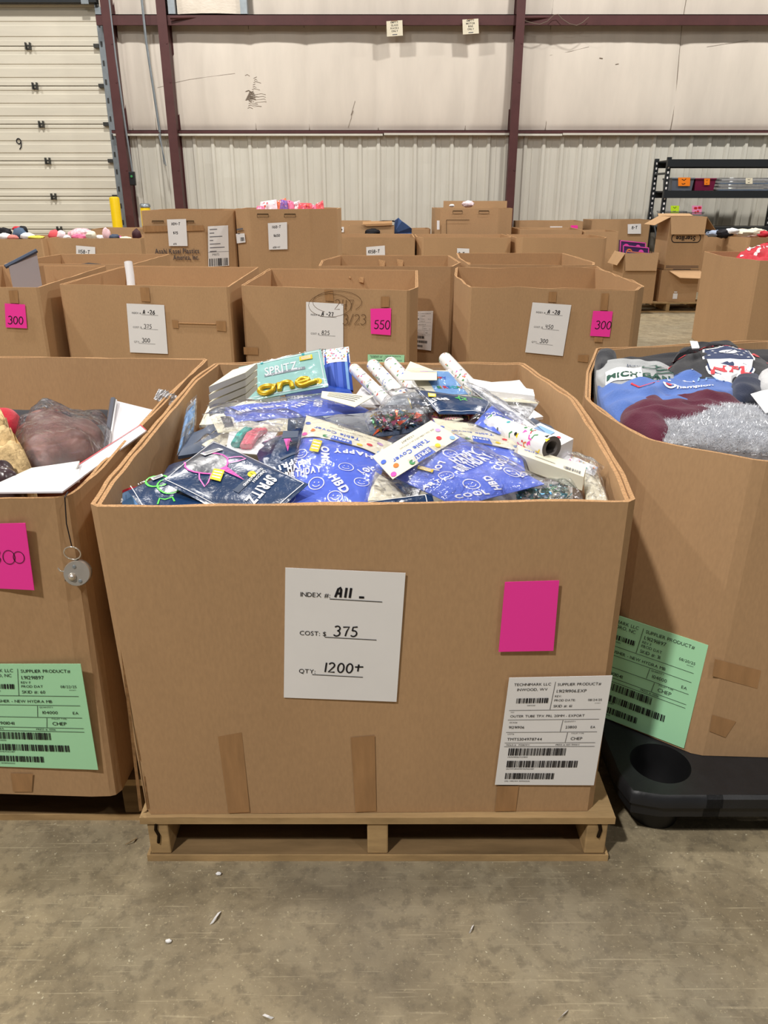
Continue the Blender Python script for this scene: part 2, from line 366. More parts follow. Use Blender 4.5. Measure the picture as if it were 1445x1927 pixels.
# upper wall: insulation facing stretched between the girts, pulled in at girts and seams
seams = [-4.14, -3.92, -3.55, -2.0, -1.17, -.1, 1.25, 2.5, 4.45, 6.3, 8.2, 11]
def wall_d(x, z):
    zb = [2.26, 3.7, 5.6]; d = 0
    for a, b in zip(zb, zb[1:]):
        if a <= z <= b: t = (z - a) / (b - a); d = (max(0, 4 * t * (1 - t))) ** .35
    e = 0
    for a, b in zip(seams, seams[1:]):
        if a <= x <= b: t = (x - a) / (b - a); e = max(0, 4 * t * (1 - t)) ** .3
    return WY + .05 - .075 * d * (.35 + .65 * e) - .012 * NZ.noise(V((x * 1.7, z * .7, 3))) - .005 * NZ.noise(V((x * 7, z * 1.2, 8)))
mb = MB(); X0, X1 = -4.2, 11.0
NXW = 420
mb.grid(lambda u, v: V((X0 + (X1 - X0) * u, wall_d(X0 + (X1 - X0) * u, 2.2 + 3.4 * v), 2.2 + 3.4 * v)), NXW, 60, PANEL)
for x in seams[1:-1]:
    mb.tube([(x + .02 * math.sin(z * 3), wall_d(x, z) - .008, z) for z in [2.27 + .1 * i for i in range(33)]], .0055, SEAM, 5)
def wpt(px, py, o=.004):
    p = at_y(px, py, WY); y = wall_d(p.x, p.z) - o; return at_y(px, py, y)
for pts, r in (*[([(461 + (i * 37 % 19), 142 + 4.4 * i), (465 + (i * 37 % 19), 140 + 4.4 * i), (470 + (i * 53 % 23), 143 + 4.4 * i)], .0022) for i in range(15)], *[([(462 + (i * 7 % 8), 172 + 2 * i), (468 + (i * 11 % 9), 170 + 2 * i), (473 + (i * 5 % 9), 173 + 2 * i)], .005) for i in range(10)], *[([(480, 178 + 5 * i), (492 + 3 * i, 176 + 5 * i), (500, 178 + 5 * i)], .0018) for i in range(4)], ([(655, 240), (661, 222), (663, 208), (668, 190)], .0025), ([(661, 216), (664, 208)], .008),
               ([(296, 165), (335, 154), (358, 149), (442, 138)], .0014), ([(1035, 104), (1072, 97), (1108, 88)], .0016), ([(1128, 109), (1134, 110)], .006), ([(1158, 121), (1164, 120)], .004), ([(1330, 88), (1408, 76)], .0016)):
    mb.tube([wpt(*p) for p in pts], r, WALLMARK, 5)
mb.box((-4.2, WY + .06, 2.2), (11, WY + .3, 5.6), PANEL)
wb = mb.build('wall_back', smooth=True, kind='structure', label='white insulated upper wall panels between maroon girts', cat='wall')
# lower liner with trapezoid ribs
mb = MB(); xs = []; x = -4.2; k = 0; RIB = .287
while x < 11:
    sh = .0; xs += [(x, 0), (x + .055, 0), (x + .075, .032), (x + .115, .032), (x + .135, 0), (x + .2, 0), (x + .205, .006), (x + .215, .006), (x + .22, 0)]; x += RIB
def lz(x, z): return .010 * NZ.noise(V((x * 2.1, z * 1.3, 1))) + (.014 * max(0, NZ.noise(V((x * 3.1, z * 2.7, 5))) - .2) if x < 1.2 else 0)
zs = [0, .4, .8, 1.0, 1.2, 1.4, 1.6, 1.8, 2.0, 2.2]
vs = [(px, WY - d - lz(px, z), z) for z in zs for px, d in xs]; K = len(xs)
mb.mesh(vs, [(j * K + i, j * K + i + 1, j * K + K + i + 1, j * K + K + i) for j in range(len(zs) - 1) for i in range(K - 1)], LINER)
mb.box((-4.2, WY + .02, 0), (11, WY + .06, 2.2), LINER)
mb.build('wall_lower', kind='structure', label='white ribbed metal liner along the lower back wall', cat='wall')
# girts, liner cap, columns
def wz(px, py, Y): return at_y(px, py, Y)
mb = MB(); mb.box((-4.2, WY - .2, 3.655), (11, WY - .185, 3.775), STEEL); mb.box((-4.2, WY - .2, 3.765), (11, WY + .03, 3.775), STEEL); mb.box((-4.2, WY - .2, 3.64), (11, WY - .15, 3.655), STEEL)
mb.build('trim_1', kind='structure', label='upper maroon steel girt across the back wall', cat='girt')
mb = MB(); mb.box((-4.2, WY - .1, 2.225), (11, WY - .085, 2.268), STEEL); mb.box((-4.2, WY - .1, 2.262), (11, WY + .03, 2.27), STEEL)
mb.build('trim_2', kind='structure', label='lower maroon steel girt above the ribbed liner', cat='girt')
mb = MB()
for a, b, z in ((-4.18, -3.32, 2.19), (-3.18, -.02, 2.19), (0, 1.93, 2.2), (2.07, 2.75, 2.19), (2.76, 11, 2.2)):
    mb.box((a, WY - .115, z), (b, WY - .0, z + .028), LINER)
mb.build('trim_3', kind='structure', label='white folded cap strip on top of the ribbed liner', cat='trim')
def column(n, x, wd, y0, y1, label):
    mb = MB(); mb.box((x - wd / 2, y0, 0), (x + wd / 2, y0 + .012, 5.6), STEEL); mb.box((x - wd / 2, y1 - .012, 0), (x + wd / 2, y1, 5.6), STEEL); mb.box((x - wd * .36, y0 + .012, 0), (x + wd * .36, y1 - .012, 5.6), STEEL)
    for z in (1.7, 2.9, 3.4):
        mb.lathe([(.012, 0), (.012, .006)], (x + wd * .3, y0, z), STEEL, 8, (0, -1, 0), False, True)
    mb.build(n, kind='structure', label=label, cat='column')
column('trim_4', -3.22, .135, 13.02, 13.3, 'maroon steel column right of the roller door')
column('trim_5', 1.98, .125, 13.02, 13.3, 'maroon steel column between the two signs and the rack')
column('trim_6', -4.03, .13, 13.05, 13.3, 'dark maroon door jamb column beside the loading door track')
mb = MB()
for a, b in (((985, 24), (1050, 30)), ((320, 33), (385, 37))):
    p = at_y(*a, 13.05); q = at_y(*b, 13.12); mb.tube([(p.x, 13.05, 3.72), (q.x, 13.14, 3.74)], .02, STEEL, 4)
mb.build('trim_7', kind='structure', label='short maroon brace angles beside the columns at the upper girt', cat='brace')
mb = MB()
for px in (325, 460):
    p = at_y(px, 10, 13.2); mb.box((p.x - .05, 13.1, 3.78), (p.x + .05, 13.24, 5.5), GALV)
mb.build('trim_8', kind='structure', label='two galvanised studs standing on the upper girt', cat='stud')
CRINK = M('crinkled_white_wrap', (226, 216, 202), .35, .5, bump=1.0, bs=16, stretch=(1, 1, 2.2))
mb = MB(); mb.grid(lambda u, v: V((-3.02 + .98 * u, 13.17 - .06 * math.sin(math.pi * u) - .012 * NZ.noise(V((u * 9 + v * 6, v * 5, 2))), 3.79 + 1.2 * v)), 24, 20, CRINK)
mb.build('insulation_wrap', smooth=True, label='crinkled white plastic wrap between the studs above the upper girt', cat='insulation')
# loading door
DOORW = M('door_panel_white', (222, 216, 200), .45, .4, var=.07, vs=2.5, stretch=(.3, 1, 2.5))
DX1 = -4.27; DX0 = -8.0; hy = [0, 86, 161, 233, 302, 369, 431]
hz = [at_y(60, y, WY + .1).z for y in hy]
hz = [4.9, 4.4] + hz[0:] + [0.27, 0]
door = thing('door_1', 'tall white sectional loading door marked 9', 'door', (-6.1, WY + .1, 0), kind='structure')
for zt, zb in zip(hz, hz[1:]):
    mb = MB(); prof = [(zb + .004, .0)]; h = zt - zb
    for k in range(3):
        a = zb + h * (k + .5) / 3
        prof += [(a - .03, 0), (a - .022, .01), (a + .022, .01), (a + .03, 0)]
    prof += [(zt - .03, 0), (zt - .022, .012), (zt - .004, .012)]
    vs = []
    for z, d in prof: vs += [(DX0, WY + .12 + d, z), (DX1, WY + .12 + d, z)]
    mb.mesh(vs, [(2 * i, 2 * i + 1, 2 * i + 3, 2 * i + 2) for i in range(len(prof) - 1)], DOORW)
    mb.box((DX0, WY + .14, zb), (DX1, WY + .18, zt), DOORW); mb.build('door_section', door)
HINGE = M('hinge_steel', (70, 70, 68), .45, .5, metal=.5)
for i, (px, py) in enumerate(((53, 86), (66, 161), (78, 233), (90, 302), (101, 369), (112, 431))):
    p = at_y(px, py, WY + .1); mb = MB()
    for s in (-1, 1): mb.box((p.x + s * .032 - .008, WY + .07, p.z - .055), (p.x + s * .032 + .008, WY + .125, p.z + .04), HINGE)
    mb.box((p.x - .03, WY + .085, p.z - .012), (p.x + .03, WY + .1, p.z + .01), HINGE); mb.box((p.x - .03, WY + .1, p.z - .05), (p.x + .03, WY + .125, p.z - .035), HINGE)
    mb.build('hinge', door)
    mb = MB(); mb.box((DX1 - .1, WY + .06, p.z - .03), (DX1 + .02, WY + .125, p.z + .02), HINGE); mb.tube([(DX1 - .02, WY + .07, p.z), (DX1 + .09, WY + .07, p.z)], .018, HINGE); mb.build('roller', door)
mb = MB(); mb.box((DX1 + .0, WY + .02, 0), (DX1 + .012, WY + .14, 3.95), GALV); mb.box((DX1 + .012, WY + .02, 0), (DX1 + .08, WY + .03, 3.9), GALV); mb.box((DX1 + .07, WY - .02, 0), (DX1 + .1, WY + .1, 3.9), GALV)
for k in range(14): mb.box((DX1 + .025, WY + .012, .4 + .25 * k), (DX1 + .05, WY + .02, .47 + .25 * k), HINGE)
mb.build('track', door)
mb = MB(); mb.box((DX0, WY - .05, 3.955), (DX1 + .05, WY + .09, 4.03), RACKM); mb.box((DX1 - .16, WY - .07, 3.93), (DX1 - .05, WY - .05, 3.99), GALV); mb.build('header_bar', door, label='dark header bar')
p = at_y(36, 271, WY + .11); q = Quad([(p.x - .055, WY + .112, p.z + .09), (p.x + .055, WY + .112, p.z + .09), (p.x + .055, WY + .112, p.z - .09), (p.x - .055, WY + .112, p.z - .09)])
mb = MB(); d = Pr(q, mb); d.ring(.5, 1.18, .3, .15, INK, sy=1.1); d.line([(.8, 1.2), (.82, .9), (.7, .4), (.45, .12)], .15, INK); mb.build('painted_number', door, label='black painted 9')
mb = MB(); mb.box((-11, WY + .1, 0), (-8.0, WY + .3, 5.6), PANEL); mb.box((-8.0, WY + .2, 4.9), (-4.2, WY + .3, 5.6), PANEL); mb.build('wall_left', kind='structure', label='white wall beyond the loading door', cat='wall')
# pull cords and pendant switch left of the maroon column
mb = MB(); a = at_y(206, 0, 13.08); b = at_y(240, 262, 13.08)
pend = thing('pendant_control', 'black pendant switch hanging on a grey cord beside the loading door', 'switch', (b.x, 13.05, 0.9 + .5))
mb.tube([(a.x, 13.06, 4.6), (a.x, 13.06, 3.2), (b.x, 13.06, 2.2), (at_y(249, 320, 13.06).x, 13.06, 1.68)], .014, GALV, 6); mb.build('cord', pend)
c = at_y(250, 336, 13.05); mb = MB(); mb.box((c.x - .045, 13.0, c.z - .1), (c.x + .04, 13.08, c.z + .1), BLACK); mb.build('switch_housing', pend, bevel=.012)
mb = MB(); mb.lathe([(.018, 0), (.018, .012), (.0, .014)], (c.x, 13.0, c.z + .03), GRN, 10, (0, -1, 0)); mb.build('push_button', pend, label='green push button')
mb = MB(); a = at_y(266, 0, 13.06); b = at_y(302, 262, 13.06); mb.tube([(a.x, 13.06, 4.6), (a.x + .01, 13.06, 3.4), (b.x, 13.06, 2.23)], .018, GALV, 6)
mb.tube([(b.x, 13.06, 2.24), (b.x + .02, 13.06, 1.78)], .008, GALV, 5); mb.tube([(b.x - .02, 13.06, 2.2), (b.x + .05, 13.05, 1.76)], .008, GALV, 5)
mb.build('conduit', label='grey conduit running down the wall left of the maroon column', cat='conduit')
def wire(pts, label):
    mb = MB(); mb.tube([at_y(x, y, 13.04) for x, y in pts], .005, SEAM, 5); mb.build('wire_loop', label=label, cat='wire')
wire([(984, 38), (1000, 43), (1015, 46), (1030, 40), (1042, 28), (1050, 27), (1058, 36), (1072, 45), (1085, 48), (1097, 42), (1108, 32)], 'thin loose wire looped over the upper girt right of the column')
# signs on the girt
SIGN = M('aged_sign_card', (228, 220, 198), .6, .2, var=.04, vs=9)
def sign(x0, x1, yt, yb, lines, label):
    Y = 13.06; c = [at_y(x0, yt, Y), at_y(x1, yt - 2, Y), at_y(x1 + 1, yb - 2, Y), at_y(x0 + 1, yb, Y)]
    q = Quad(c, .003); mb = MB(); body(mb, q, SIGN, 2, 2); o = mb.build('wall_sign', label=label, cat='sign')
    lb = MB(); d = Pr(q, lb)
    for i, t in enumerate(lines): d.text(t, .5, q.a * (.84 - .19 * i), .14 if i < 4 else .1, INK, 'C', .02, sp=.12)
    d.seg(.35, q.a * .1, .65, q.a * .1, .05, GREY); d.rect(.3, q.a * .97, .7, q.a * 1.0, TAPE); lb.build('lettering', o)
sign(727, 757, 40, 69, ['EMPTY', 'GLASS', 'RACKS', 'ONLY'], 'cream card sign reading EMPTY GLASS RACKS ONLY on the upper girt')
sign(870, 900, 37, 65, ['EMPTY', 'MOTOR', 'BINS', 'ONLY'], 'cream card sign nearer the column reading EMPTY MOTOR BINS ONLY')
# yellow bollards
YB = M('safety_yellow', (246, 208, 14), .4, .4, var=.05, vs=6)
for px, Y, h, lab in ((217, 12.6, 1.32, 'tall yellow steel bollard in front of the loading door jamb'), (273, 12.7, 1.18, 'yellow bollard with grey cap showing above the tall printed carton')):
    p = at_y(px, 390, Y); b = thing('bollard', lab, 'bollard', (p.x, Y, 0)); mb = MB(); mb.lathe([(.075, 0), (.075, h - .03), (.068, h - .01), (.04, h)], (p.x, Y, 0), YB, 24, capt=True); mb.build('post', b, smooth=True)
    if h < 1.3: mb = MB(); mb.lathe([(.08, 0), (.08, .035), (.06, .055)], (p.x, Y, h - .012), GALV, 20, capt=True); mb.build('cap', b, smooth=True, label='grey cap')
# rack
RY0, RY1, RX0, RX1 = 12.25, 12.8, 4.14, 5.98
rack = thing('storage_rack', 'black steel shelving rack with tubs by the ribbed wall', 'rack', ((RX0 + RX1) / 2, (RY0 + RY1) / 2, 0))
for x in (RX0, RX1):
    for y in (RY0, RY1):
        mb = MB(); mb.box((x - .03, y - .004, 0), (x + .03, y + .004, 1.85), RACKM); mb.box((x - .03, y, 0), (x - .024, y + .04, 1.85), RACKM); mb.box((x + .024, y, 0), (x + .03, y + .04, 1.85), RACKM)
        for k in range(22): mb.box((x - .012, y - .006, .3 + .07 * k), (x + .01, y - .0042, .33 + .07 * k), PAPER)
        mb.build('upright', rack)
    mb = MB()
    for z in (.15, 1.62): mb.box((x - .01, RY0, z), (x + .01, RY1, z + .03), RACKM); mb.build('end_brace', rack); mb = MB()
    mb.tube([(x, RY0, .6), (x, RY1, 1.15)], .016, RACKM, 5); mb.build('end_brace', rack); mb = MB(); mb.tube([(x, RY1, .15), (x, RY0, .6)], .016, RACKM, 5); mb.build('end_brace', rack)
for z in (.42, .9, 1.4, 1.82):
    for y in (RY0 - .03, RY1 + .01):
        mb = MB(); mb.box((RX0 - .03, y, z - .1), (RX1 + .03, y + .03, z), RACKM); mb.build('beam', rack)
    if z < 1.7: mb = MB(); mb.box((RX0 + .03, RY0 + .003, z - .02), (RX1 - .03, RY1 - .003, z - .005), RACKM); mb.build('shelf_deck', rack)
mb = MB(); mb.box((RX0, RY0 + .003, 1.8), (RX1, RY1 - .003, 1.815), RACKM); mb.build('top_deck', rack)
CLR = FILM('clear_plastic_tub', .22, .1, (225, 228, 235), 12., .4)
def tub(x0, x1, z, h, m, lab, note=None, draw=None, inner=None):
    t = thing('storage_tub', lab, 'tub', ((x0 + x1) / 2, RY0 + .2, z)); y0, y1 = RY0 + .02, RY0 + .42; mb = MB(); e = .012
    mb.hexa([(x0 + e, y0 + e, z + .002), (x1 - e, y0 + e, z + .002), (x1 - e, y1 - e, z + .002), (x0 + e, y1 - e, z + .002), (x0, y0, z + h), (x1, y0, z + h), (x1, y1, z + h), (x0, y1, z + h)], m); mb.build('tub_body', t)
    mb = MB(); mb.box((x0 - .01, y0 - .01, z + h), (x1 + .01, y1 + .01, z + h + .02), m); mb.build('lid', t, bevel=.005)
    if note:
        a, b, c, dd, nm = note
        sheet('note', t, [at_y(a, c, y0 - .012), at_y(b, c, y0 - .012), at_y(b - 1, dd, y0 - .004), at_y(a, dd, y0 - .004)], nm, draw)
    return t
GTUB = M('grey_tub', (98, 104, 116), .4, .4); MTUB = M('maroon_tub', (112, 26, 62), .5, .3); ONOTE = M('orange_note', (255, 142, 40), .6, .2); LNOTE = M('lime_note', (200, 240, 50), .6, .2); HNOTE = M('pink_heart_note', (240, 150, 196), .6, .2)
X = lambda px, py=345: at_y(px, py, RY0 + .02).x
scrib = lambda d: (d.line([(.3, d.q.a * .8), (.5, d.q.a * .65), (.65, d.q.a * .85)], .06, INK), d.line([(.3, d.q.a * .3), (.4, d.q.a * .2), (.6, d.q.a * .3)], .06, INK))
tub(X(1264), X(1305), 1.401, .155, GTUB, 'grey storage tub with an orange note on the middle rack shelf', (1276, 1299, 334, 350, ONOTE), scrib)
tub(X(1308), X(1346), 1.401, .15, MTUB, 'maroon storage tub with a small orange note on the middle rack shelf', (1325, 1336, 336, 348, ONOTE), scrib)
for i in range(4):
    t = thing('clear_case', ['clear flat plastic case at the bottom of the rack stack', 'clear flat plastic case second in the rack stack', 'clear flat plastic case third in the rack stack, cream tag in front', 'clear flat plastic case topmost in the rack stack'][i], 'case', (5.3, RY0 + .2, 1.4 + .045 * i), 'clear cases on the rack')
    mb = MB(); sh = .02 * (i % 2); mb.box((X(1350) + sh, RY0 + .02, 1.401 + .045 * i), (X(1462) - sh, RY0 + .42, 1.44 + .045 * i), CLR); mb.build('case_body', t, bevel=.006)
    mb = MB(); mb.box((X(1356) + sh, RY0 + .04, 1.405 + .045 * i), (X(1455) - sh, RY0 + .4, 1.42 + .045 * i), SKY if i % 2 == 0 else PAPER); mb.build('paper_insert', t, label='coloured paper insert')
    if i == 2: sheet('tag', t, [at_y(1403, 335, RY0 + .008), at_y(1416, 335, RY0 + .008), at_y(1416, 346, RY0 + .008), at_y(1403, 346, RY0 + .008)], CREAM, scrib)
tub(X(1254, 395), X(1292, 395), .901, .2, CLR, 'clear tub with a lime green note on the lower rack shelf', (1262, 1278, 387, 401, LNOTE), scrib)
tub(X(1296, 395), X(1325, 395), .901, .19, CLR, 'clear tub with a pink heart patterned note on the lower rack shelf', (1302, 1321, 387, 403, HNOTE), lambda d: [d.disc(x, y * d.q.a, .12, RED) for x, y in ((.3, .7), (.42, .7), (.7, .75), (.82, .75), (.35, .2), (.6, .3))])
# ================================================================== PALLETS AND CARDBOARD BOXES
WOOD = M('pallet_wood', (172, 144, 104), .75, .15, var=.22, vs=7, fine=.06, bs=50, stretch=(.25, 2.2, 2.2), bump=.3)
WOODE = M('pallet_wood_edge', (176, 146, 104), .75, .15, var=.28, vs=11, stretch=(.6, 1, 2))
WOODD = M('pallet_wood_dirty', (116, 94, 66), .8, .1, var=.45, vs=9, stretch=(.3, 2, 2))
CRACK = M('crack_dark', (38, 28, 18), .9, .05)
def pallet(x0, x1, y0, y1, label, h=.12, nb=7, dirty=False, wood=None):
    t = thing('wooden_pallet', label, 'pallet', ((x0 + x1) / 2, (y0 + y1) / 2, 0)); W = wood or WOOD
    for i, x in enumerate((x0 + .012, (x0 + x1) / 2 - .022, x1 - .056)):
        mb = MB(); mb.box((x, y0 + .004, .017), (x + .044, y1 - .004, h - .017), WOODD if dirty else WOODE); mb.build('stringer', t, bevel=.003)
    for k in range(nb):
        bw = .14 if k in (0, nb - 1) else .09; y = y0 + (y1 - y0 - bw) * k / (nb - 1); mb = MB(); j = .004 * math.sin(k * 5.1)
        mb.grid(lambda u, v: V((x0 + (x1 - x0) * u, y + bw * v + j, h + .0015 * NZ.noise(V((u * 5, v * 3, k))))), 10, 1, W)
        mb.grid(lambda u, v: V((x0 + (x1 - x0) * u, y + j + .002 * NZ.noise(V((u * 14, 0, k))) * 0, h - .017 * v)), 10, 1, WOODE); mb.box((x0, y + j + .001, h - .017), (x1, y + bw + j, h - .001), W); mb.build('deck_board', t)
    for k in range(3):
        bw = .13; y = y0 + (y1 - y0 - bw) * k / 2; mb = MB(); mb.box((x0 + .004, y, 0), (x1 - .004, y + bw, .017), WOODE if k == 0 else WOODD)
        mb.grid(lambda u, v: V((x0 + .01 + (x1 - x0 - .02) * u, y + .002 + (bw - .004) * v, .0175)), 2, 1, WOODD); mb.build('bottom_board', t)
    return t
class Box: pass
def outline(poly, seg, r=.014):
    """densely sampled outline with slightly rounded corners: list of (index, fraction) pairs"""
    n = len(poly); out = []
    for i in range(n):
        L = (poly[(i + 1) % n] - poly[i]).length; e = min(.3, r / L); k = max(1, int(L / seg))
        for j in range(k + 1): out.append((i, e + (1 - 2 * e) * j / k))
    return out
def gaylord(label, top, bot, sheets=1, th=.009, seg=.07, nz=5, wear=.004, name='cardboard_box', group=None, mat=None, sag=None):
    top = [V(p) for p in top]; bot = [V(p) for p in bot]; n = len(top)
    ar = sum(top[i].x * top[(i + 1) % n].y - top[(i + 1) % n].x * top[i].y for i in range(n))
    if ar < 0: top.reverse(); bot.reverse()
    smp = outline(top, seg); K = len(smp)
    def lerp(P, s): a = P[s[0]]; b = P[(s[0] + 1) % n]; return a + (b - a) * s[1]
    T = [lerp(top, s) for s in smp]; B = [lerp(bot, s) for s in smp]; NN = []
    for i in range(K):
        d = T[(i + 1) % K] - T[i - 1]; NN.append(V((d.y, -d.x, 0)).normalized())
    sd = R.random() * 50; root = None
    for k in range(sheets):
        mb = MB(); o0 = k * (th + .0015); m = mat or CARD
        def pt(i, t, o, kk=k):
            p = B[i] + (T[i] - B[i]) * t - NN[i] * o
            if t > .99: p = p + V((0, 0, wear * NZ.noise(V((p.x * 9, p.y * 9, sd + kk))) - .003 * kk + (sag(p) if sag else 0)))
            return p
        for o, lev in ((o0, nz), (o0 + th, nz)):
            vs = [pt(i, j / lev, o) for j in range(lev + 1) for i in range(K)]
            mb.mesh(vs, [(j * K + i, j * K + (i + 1) % K, (j + 1) * K + (i + 1) % K, (j + 1) * K + i) for j in range(lev) for i in range(K)], m if o == o0 else CARDIN)
        a = [pt(i, 1, o0) for i in range(K)]; b = [pt(i, 1, o0 + th) for i in range(K)]
        mb.mesh(a + b, [(i, (i + 1) % K, K + (i + 1) % K, K + i) for i in range(K)], EDGE)
        a = [pt(i, 0, o0) for i in range(K)]; b = [pt(i, 0, o0 + th) for i in range(K)]
        mb.mesh(a + b, [(i, (i + 1) % K, K + (i + 1) % K, K + i) for i in range(K)], EDGE)
        if k == 0:
            cen = sum(bot, V()) / n
            fl = [B[i] - NN[i] * th + V((0, 0, .012)) for i in range(K)]; mb.mesh([cen + V((0, 0, .012))] + fl, [(0, i + 1, (i + 1) % K + 1) for i in range(K)], CARDIN)
            root = mb.build(name, label=label, cat='box', group=group)
        else: mb.build('inner_sleeve', root)
    return root
def wall_plane(a, b, c):
    a, b, c = V(a), V(b), V(c); n = (b - a).cross(c - a).normalized()
    if n.dot(V((0, 0, CAMH)) - a) < 0: n = -n
    return a, n
def onw(pl, pts, o=.0025): return [at_pl(x, y, pl[0] + pl[1] * o, pl[1]) for x, y in pts]
def tape(box, pl, pts, o=.0016, name='tape_strip'):
    q = Quad(onw(pl, pts, o), .0003); mb = MB(); mb.grid(lambda u, v: q.P(u, v), 2, 4, TAPE); mb.build(name, box)
def index_draw(a, b, c, big=True):
    def f(d):
        h = d.q.a; s = .062
        for t, y, x1, v in (('INDEX #:', .80, .82, a), ('COST: $', .51, .79, b), ('QTY:', .21, .69, c)):
            d.text(t, .13, h * y, s, INK); x0 = {'INDEX #:': .375, 'COST: $': .345, 'QTY:': .245}[t]; d.seg(x0, h * y - .012, x1, h * y - .02, .006, INK)
        d.hand(a, .42, h * .805, .095, .02); d.hand(b, .42, h * .515, .098, .013); d.hand(c, .34, h * .225, .1, .014)
    return f
def num_draw(t, x=.16, y=.22, s=.4, wd=.045): return lambda d: d.hand(t, x, d.q.a * y, s, wd, gap=.16)
def ship_draw(k):
    def f(d):
        h = d.q.a; I = INK
        d.text(k[0], .235, h * .93, .044, I, 'C'); d.text(k[1], .24, h * .885, .044, I, 'C'); d.bars(.1, h * .775, .41, h * .82, n=30, seed=3); d.text('308950283', .25, h * .75, .018, I, 'C')
        d.seg(.455, h * .96, .44, h * .715, .004, I); d.text('SUPPLIER PRODUCT#', .48, h * .925, .044, I); d.text(k[2], .48, h * .865, .05, I)
        d.text(k[3], .47, h * .825, .033, I); d.text(k[4], .47, h * .788, .036, I); d.text(k[5], .8, h * .788, .036, I); d.text('10:34:08AM', .87, h * .765, .012, I); d.text(k[6], .47, h * .735, .043, I)
        for y in (.712, .625, .51, .41, .375): d.seg(.04, h * y, .94, h * y, .004, I)
        d.text('ITEM', .06, h * .69, .016, I); d.text(k[7], .06, h * .648, .041, I); d.text('GCAS#', .06, h * .595, .024, I); d.text(k[8], .06, h * .545, .045, I)
        d.text('QUANTITY', .6, h * .6, .022, I); d.text(k[9], .62, h * .543, .045, I); d.text('EA', .87, h * .543, .04, I); d.seg(.585, h * .62, .575, h * .515, .004, I)
        d.text('LOT#', .06, h * .488, .024, I); d.text(k[10], .06, h * .433, .048, I); d.text('PALLET TYPE:', .69, h * .492, .02, I); d.text('CHEP', .69, h * .436, .05, I); d.seg(.65, h * .505, .64, h * .415, .004, I)
        d.text('MOLD #   ' + k[11], .06, h * .385, .026, I); d.text('PRESS #: ' + k[12], .55, h * .385, .026, I)
        d.bars(.09, h * .29, .66, h * .36, n=62, seed=11); d.text(k[13], .09, h * .27, .022, I); d.bars(.09, h * .175, .8, h * .24, n=76, seed=12); d.text(k[14], .09, h * .155, .022, I)
        d.bars(.09, h * .06, .58, h * .12, n=54, seed=13); d.text(k[15], .09, h * .035, .022, I)
    return f
GREENK = ('TECHNIMARK LLC', 'ASHEBORO, NC', '1.91291897', 'REV F', 'PROD DAT', '08/22/25', 'SKID #: 60', 'BARREL PUSHER - NEW HYDRA MB', '91291897', '104000', 'TEAN304901041', 'PG 5616A', '0506', '(91)91291897(37)104000', '(10)TEAN304901041(90)CHEP', '(00) 1 0802404 3098900343')
Z = .83
def zt(lst, z=Z): return [at_z(x, y, z) for x, y in lst]
def drop(pts, z=.003): return [V((p.x, p.y, z)) for p in pts]
# ---------------------------------------------------------------- centre front box
cpal = pallet(-.511, .484, 1.243, 2.44, 'weathered wooden pallet under the box of party supplies')
mb = MB()
for pts, r in (([(-.478, 1.2455, .104), (-.481, 1.2455, .085), (-.476, 1.2455, .07), (-.479, 1.2455, .05)], .0035), ([(.452, 1.2455, .103), (.456, 1.2455, .085), (.453, 1.2455, .066)], .004)): mb.tube(pts, r, CRACK, 5)
mb.build('split', cpal, label='dark split in the stringer ends')
ctop = zt([(167, 955), (200, 902), (290, 797), (363, 712), (405, 682), (985, 682), (1085, 750), (1132, 818), (1175, 890), (1198, 943)])
cbot = [(-.503, 1.252, .121), (-.503, 1.42, .121), (-.505, 1.74, .121), (-.505, 2.1, .121), (-.49, 2.4, .121), (.44, 2.4, .121), (.455, 2.0, .121), (.452, 1.66, .121), (.448, 1.4, .121), (.443, 1.262, .121)]
cbox = gaylord('open tall brown box heaped with party supplies, index sheet A11', ctop, cbot, 2, .008, .03, 8, .004)
CP = wall_plane((-.503, 1.252, .121), (.443, 1.262, .121), (ctop[0] + ctop[-1]) / 2)
sheet('index_sheet', cbox, onw(CP, [(537, 1068), (763, 1078), (746, 1320), (534, 1312)]), PAPER, index_draw('A11 _', '375', '1200+'), 'white index sheet reading A11, 375, 1200+')
sheet('pink_note', cbox, onw(CP, [(950, 1095), (1052, 1092), (1041, 1224), (938, 1226)]), PINK, None, 'blank neon pink paper')
sheet('shipping_label', cbox, onw(CP, [(958, 1275), (1152, 1271), (1117, 1477), (931, 1476)]), PAPER, ship_draw(('TECHNIMARK LLC', 'INWOOD, WV', '1.91291906.EXP', 'REV:', 'PROD DATE:', '08/24/25', 'SKID #: 61', 'OUTER TUBE TPX PRL 20MM - EXPORT', '91291906', '23800', 'TMTS304978744', 'PG516WV', 'E07-TMWV', '(91)91291906(37)23800', '(10)TMTS304978744(90)CHEP', '(00) 1 0802404 3099502636')), 'white shipping label with barcodes')
for t in ([(410, 1386), (455, 1378), (470, 1528), (430, 1530)], [(660, 1388), (705, 1384), (708, 1526), (669, 1528)], [(936, 1479), (976, 1479), (970, 1526), (931, 1527)]): tape(cbox, CP, t)
DUST = M('grimy_crease', (138, 104, 70), .85, .1, var=.35, vs=60)
for pts in ([(206, 1040), (211, 1038), (268, 1525), (262, 1526)], [(228, 1100), (230, 1100), (281, 1522), (278, 1523)], [(232, 1180), (240, 1180), (272, 1430), (262, 1432)]):
    q = Quad(onw(CP, pts, .0012), .0002); mb = MB(); mb.grid(lambda u, v: q.P(u, v), 1, 8, DUST); mb.build('grimy_crease', cbox)
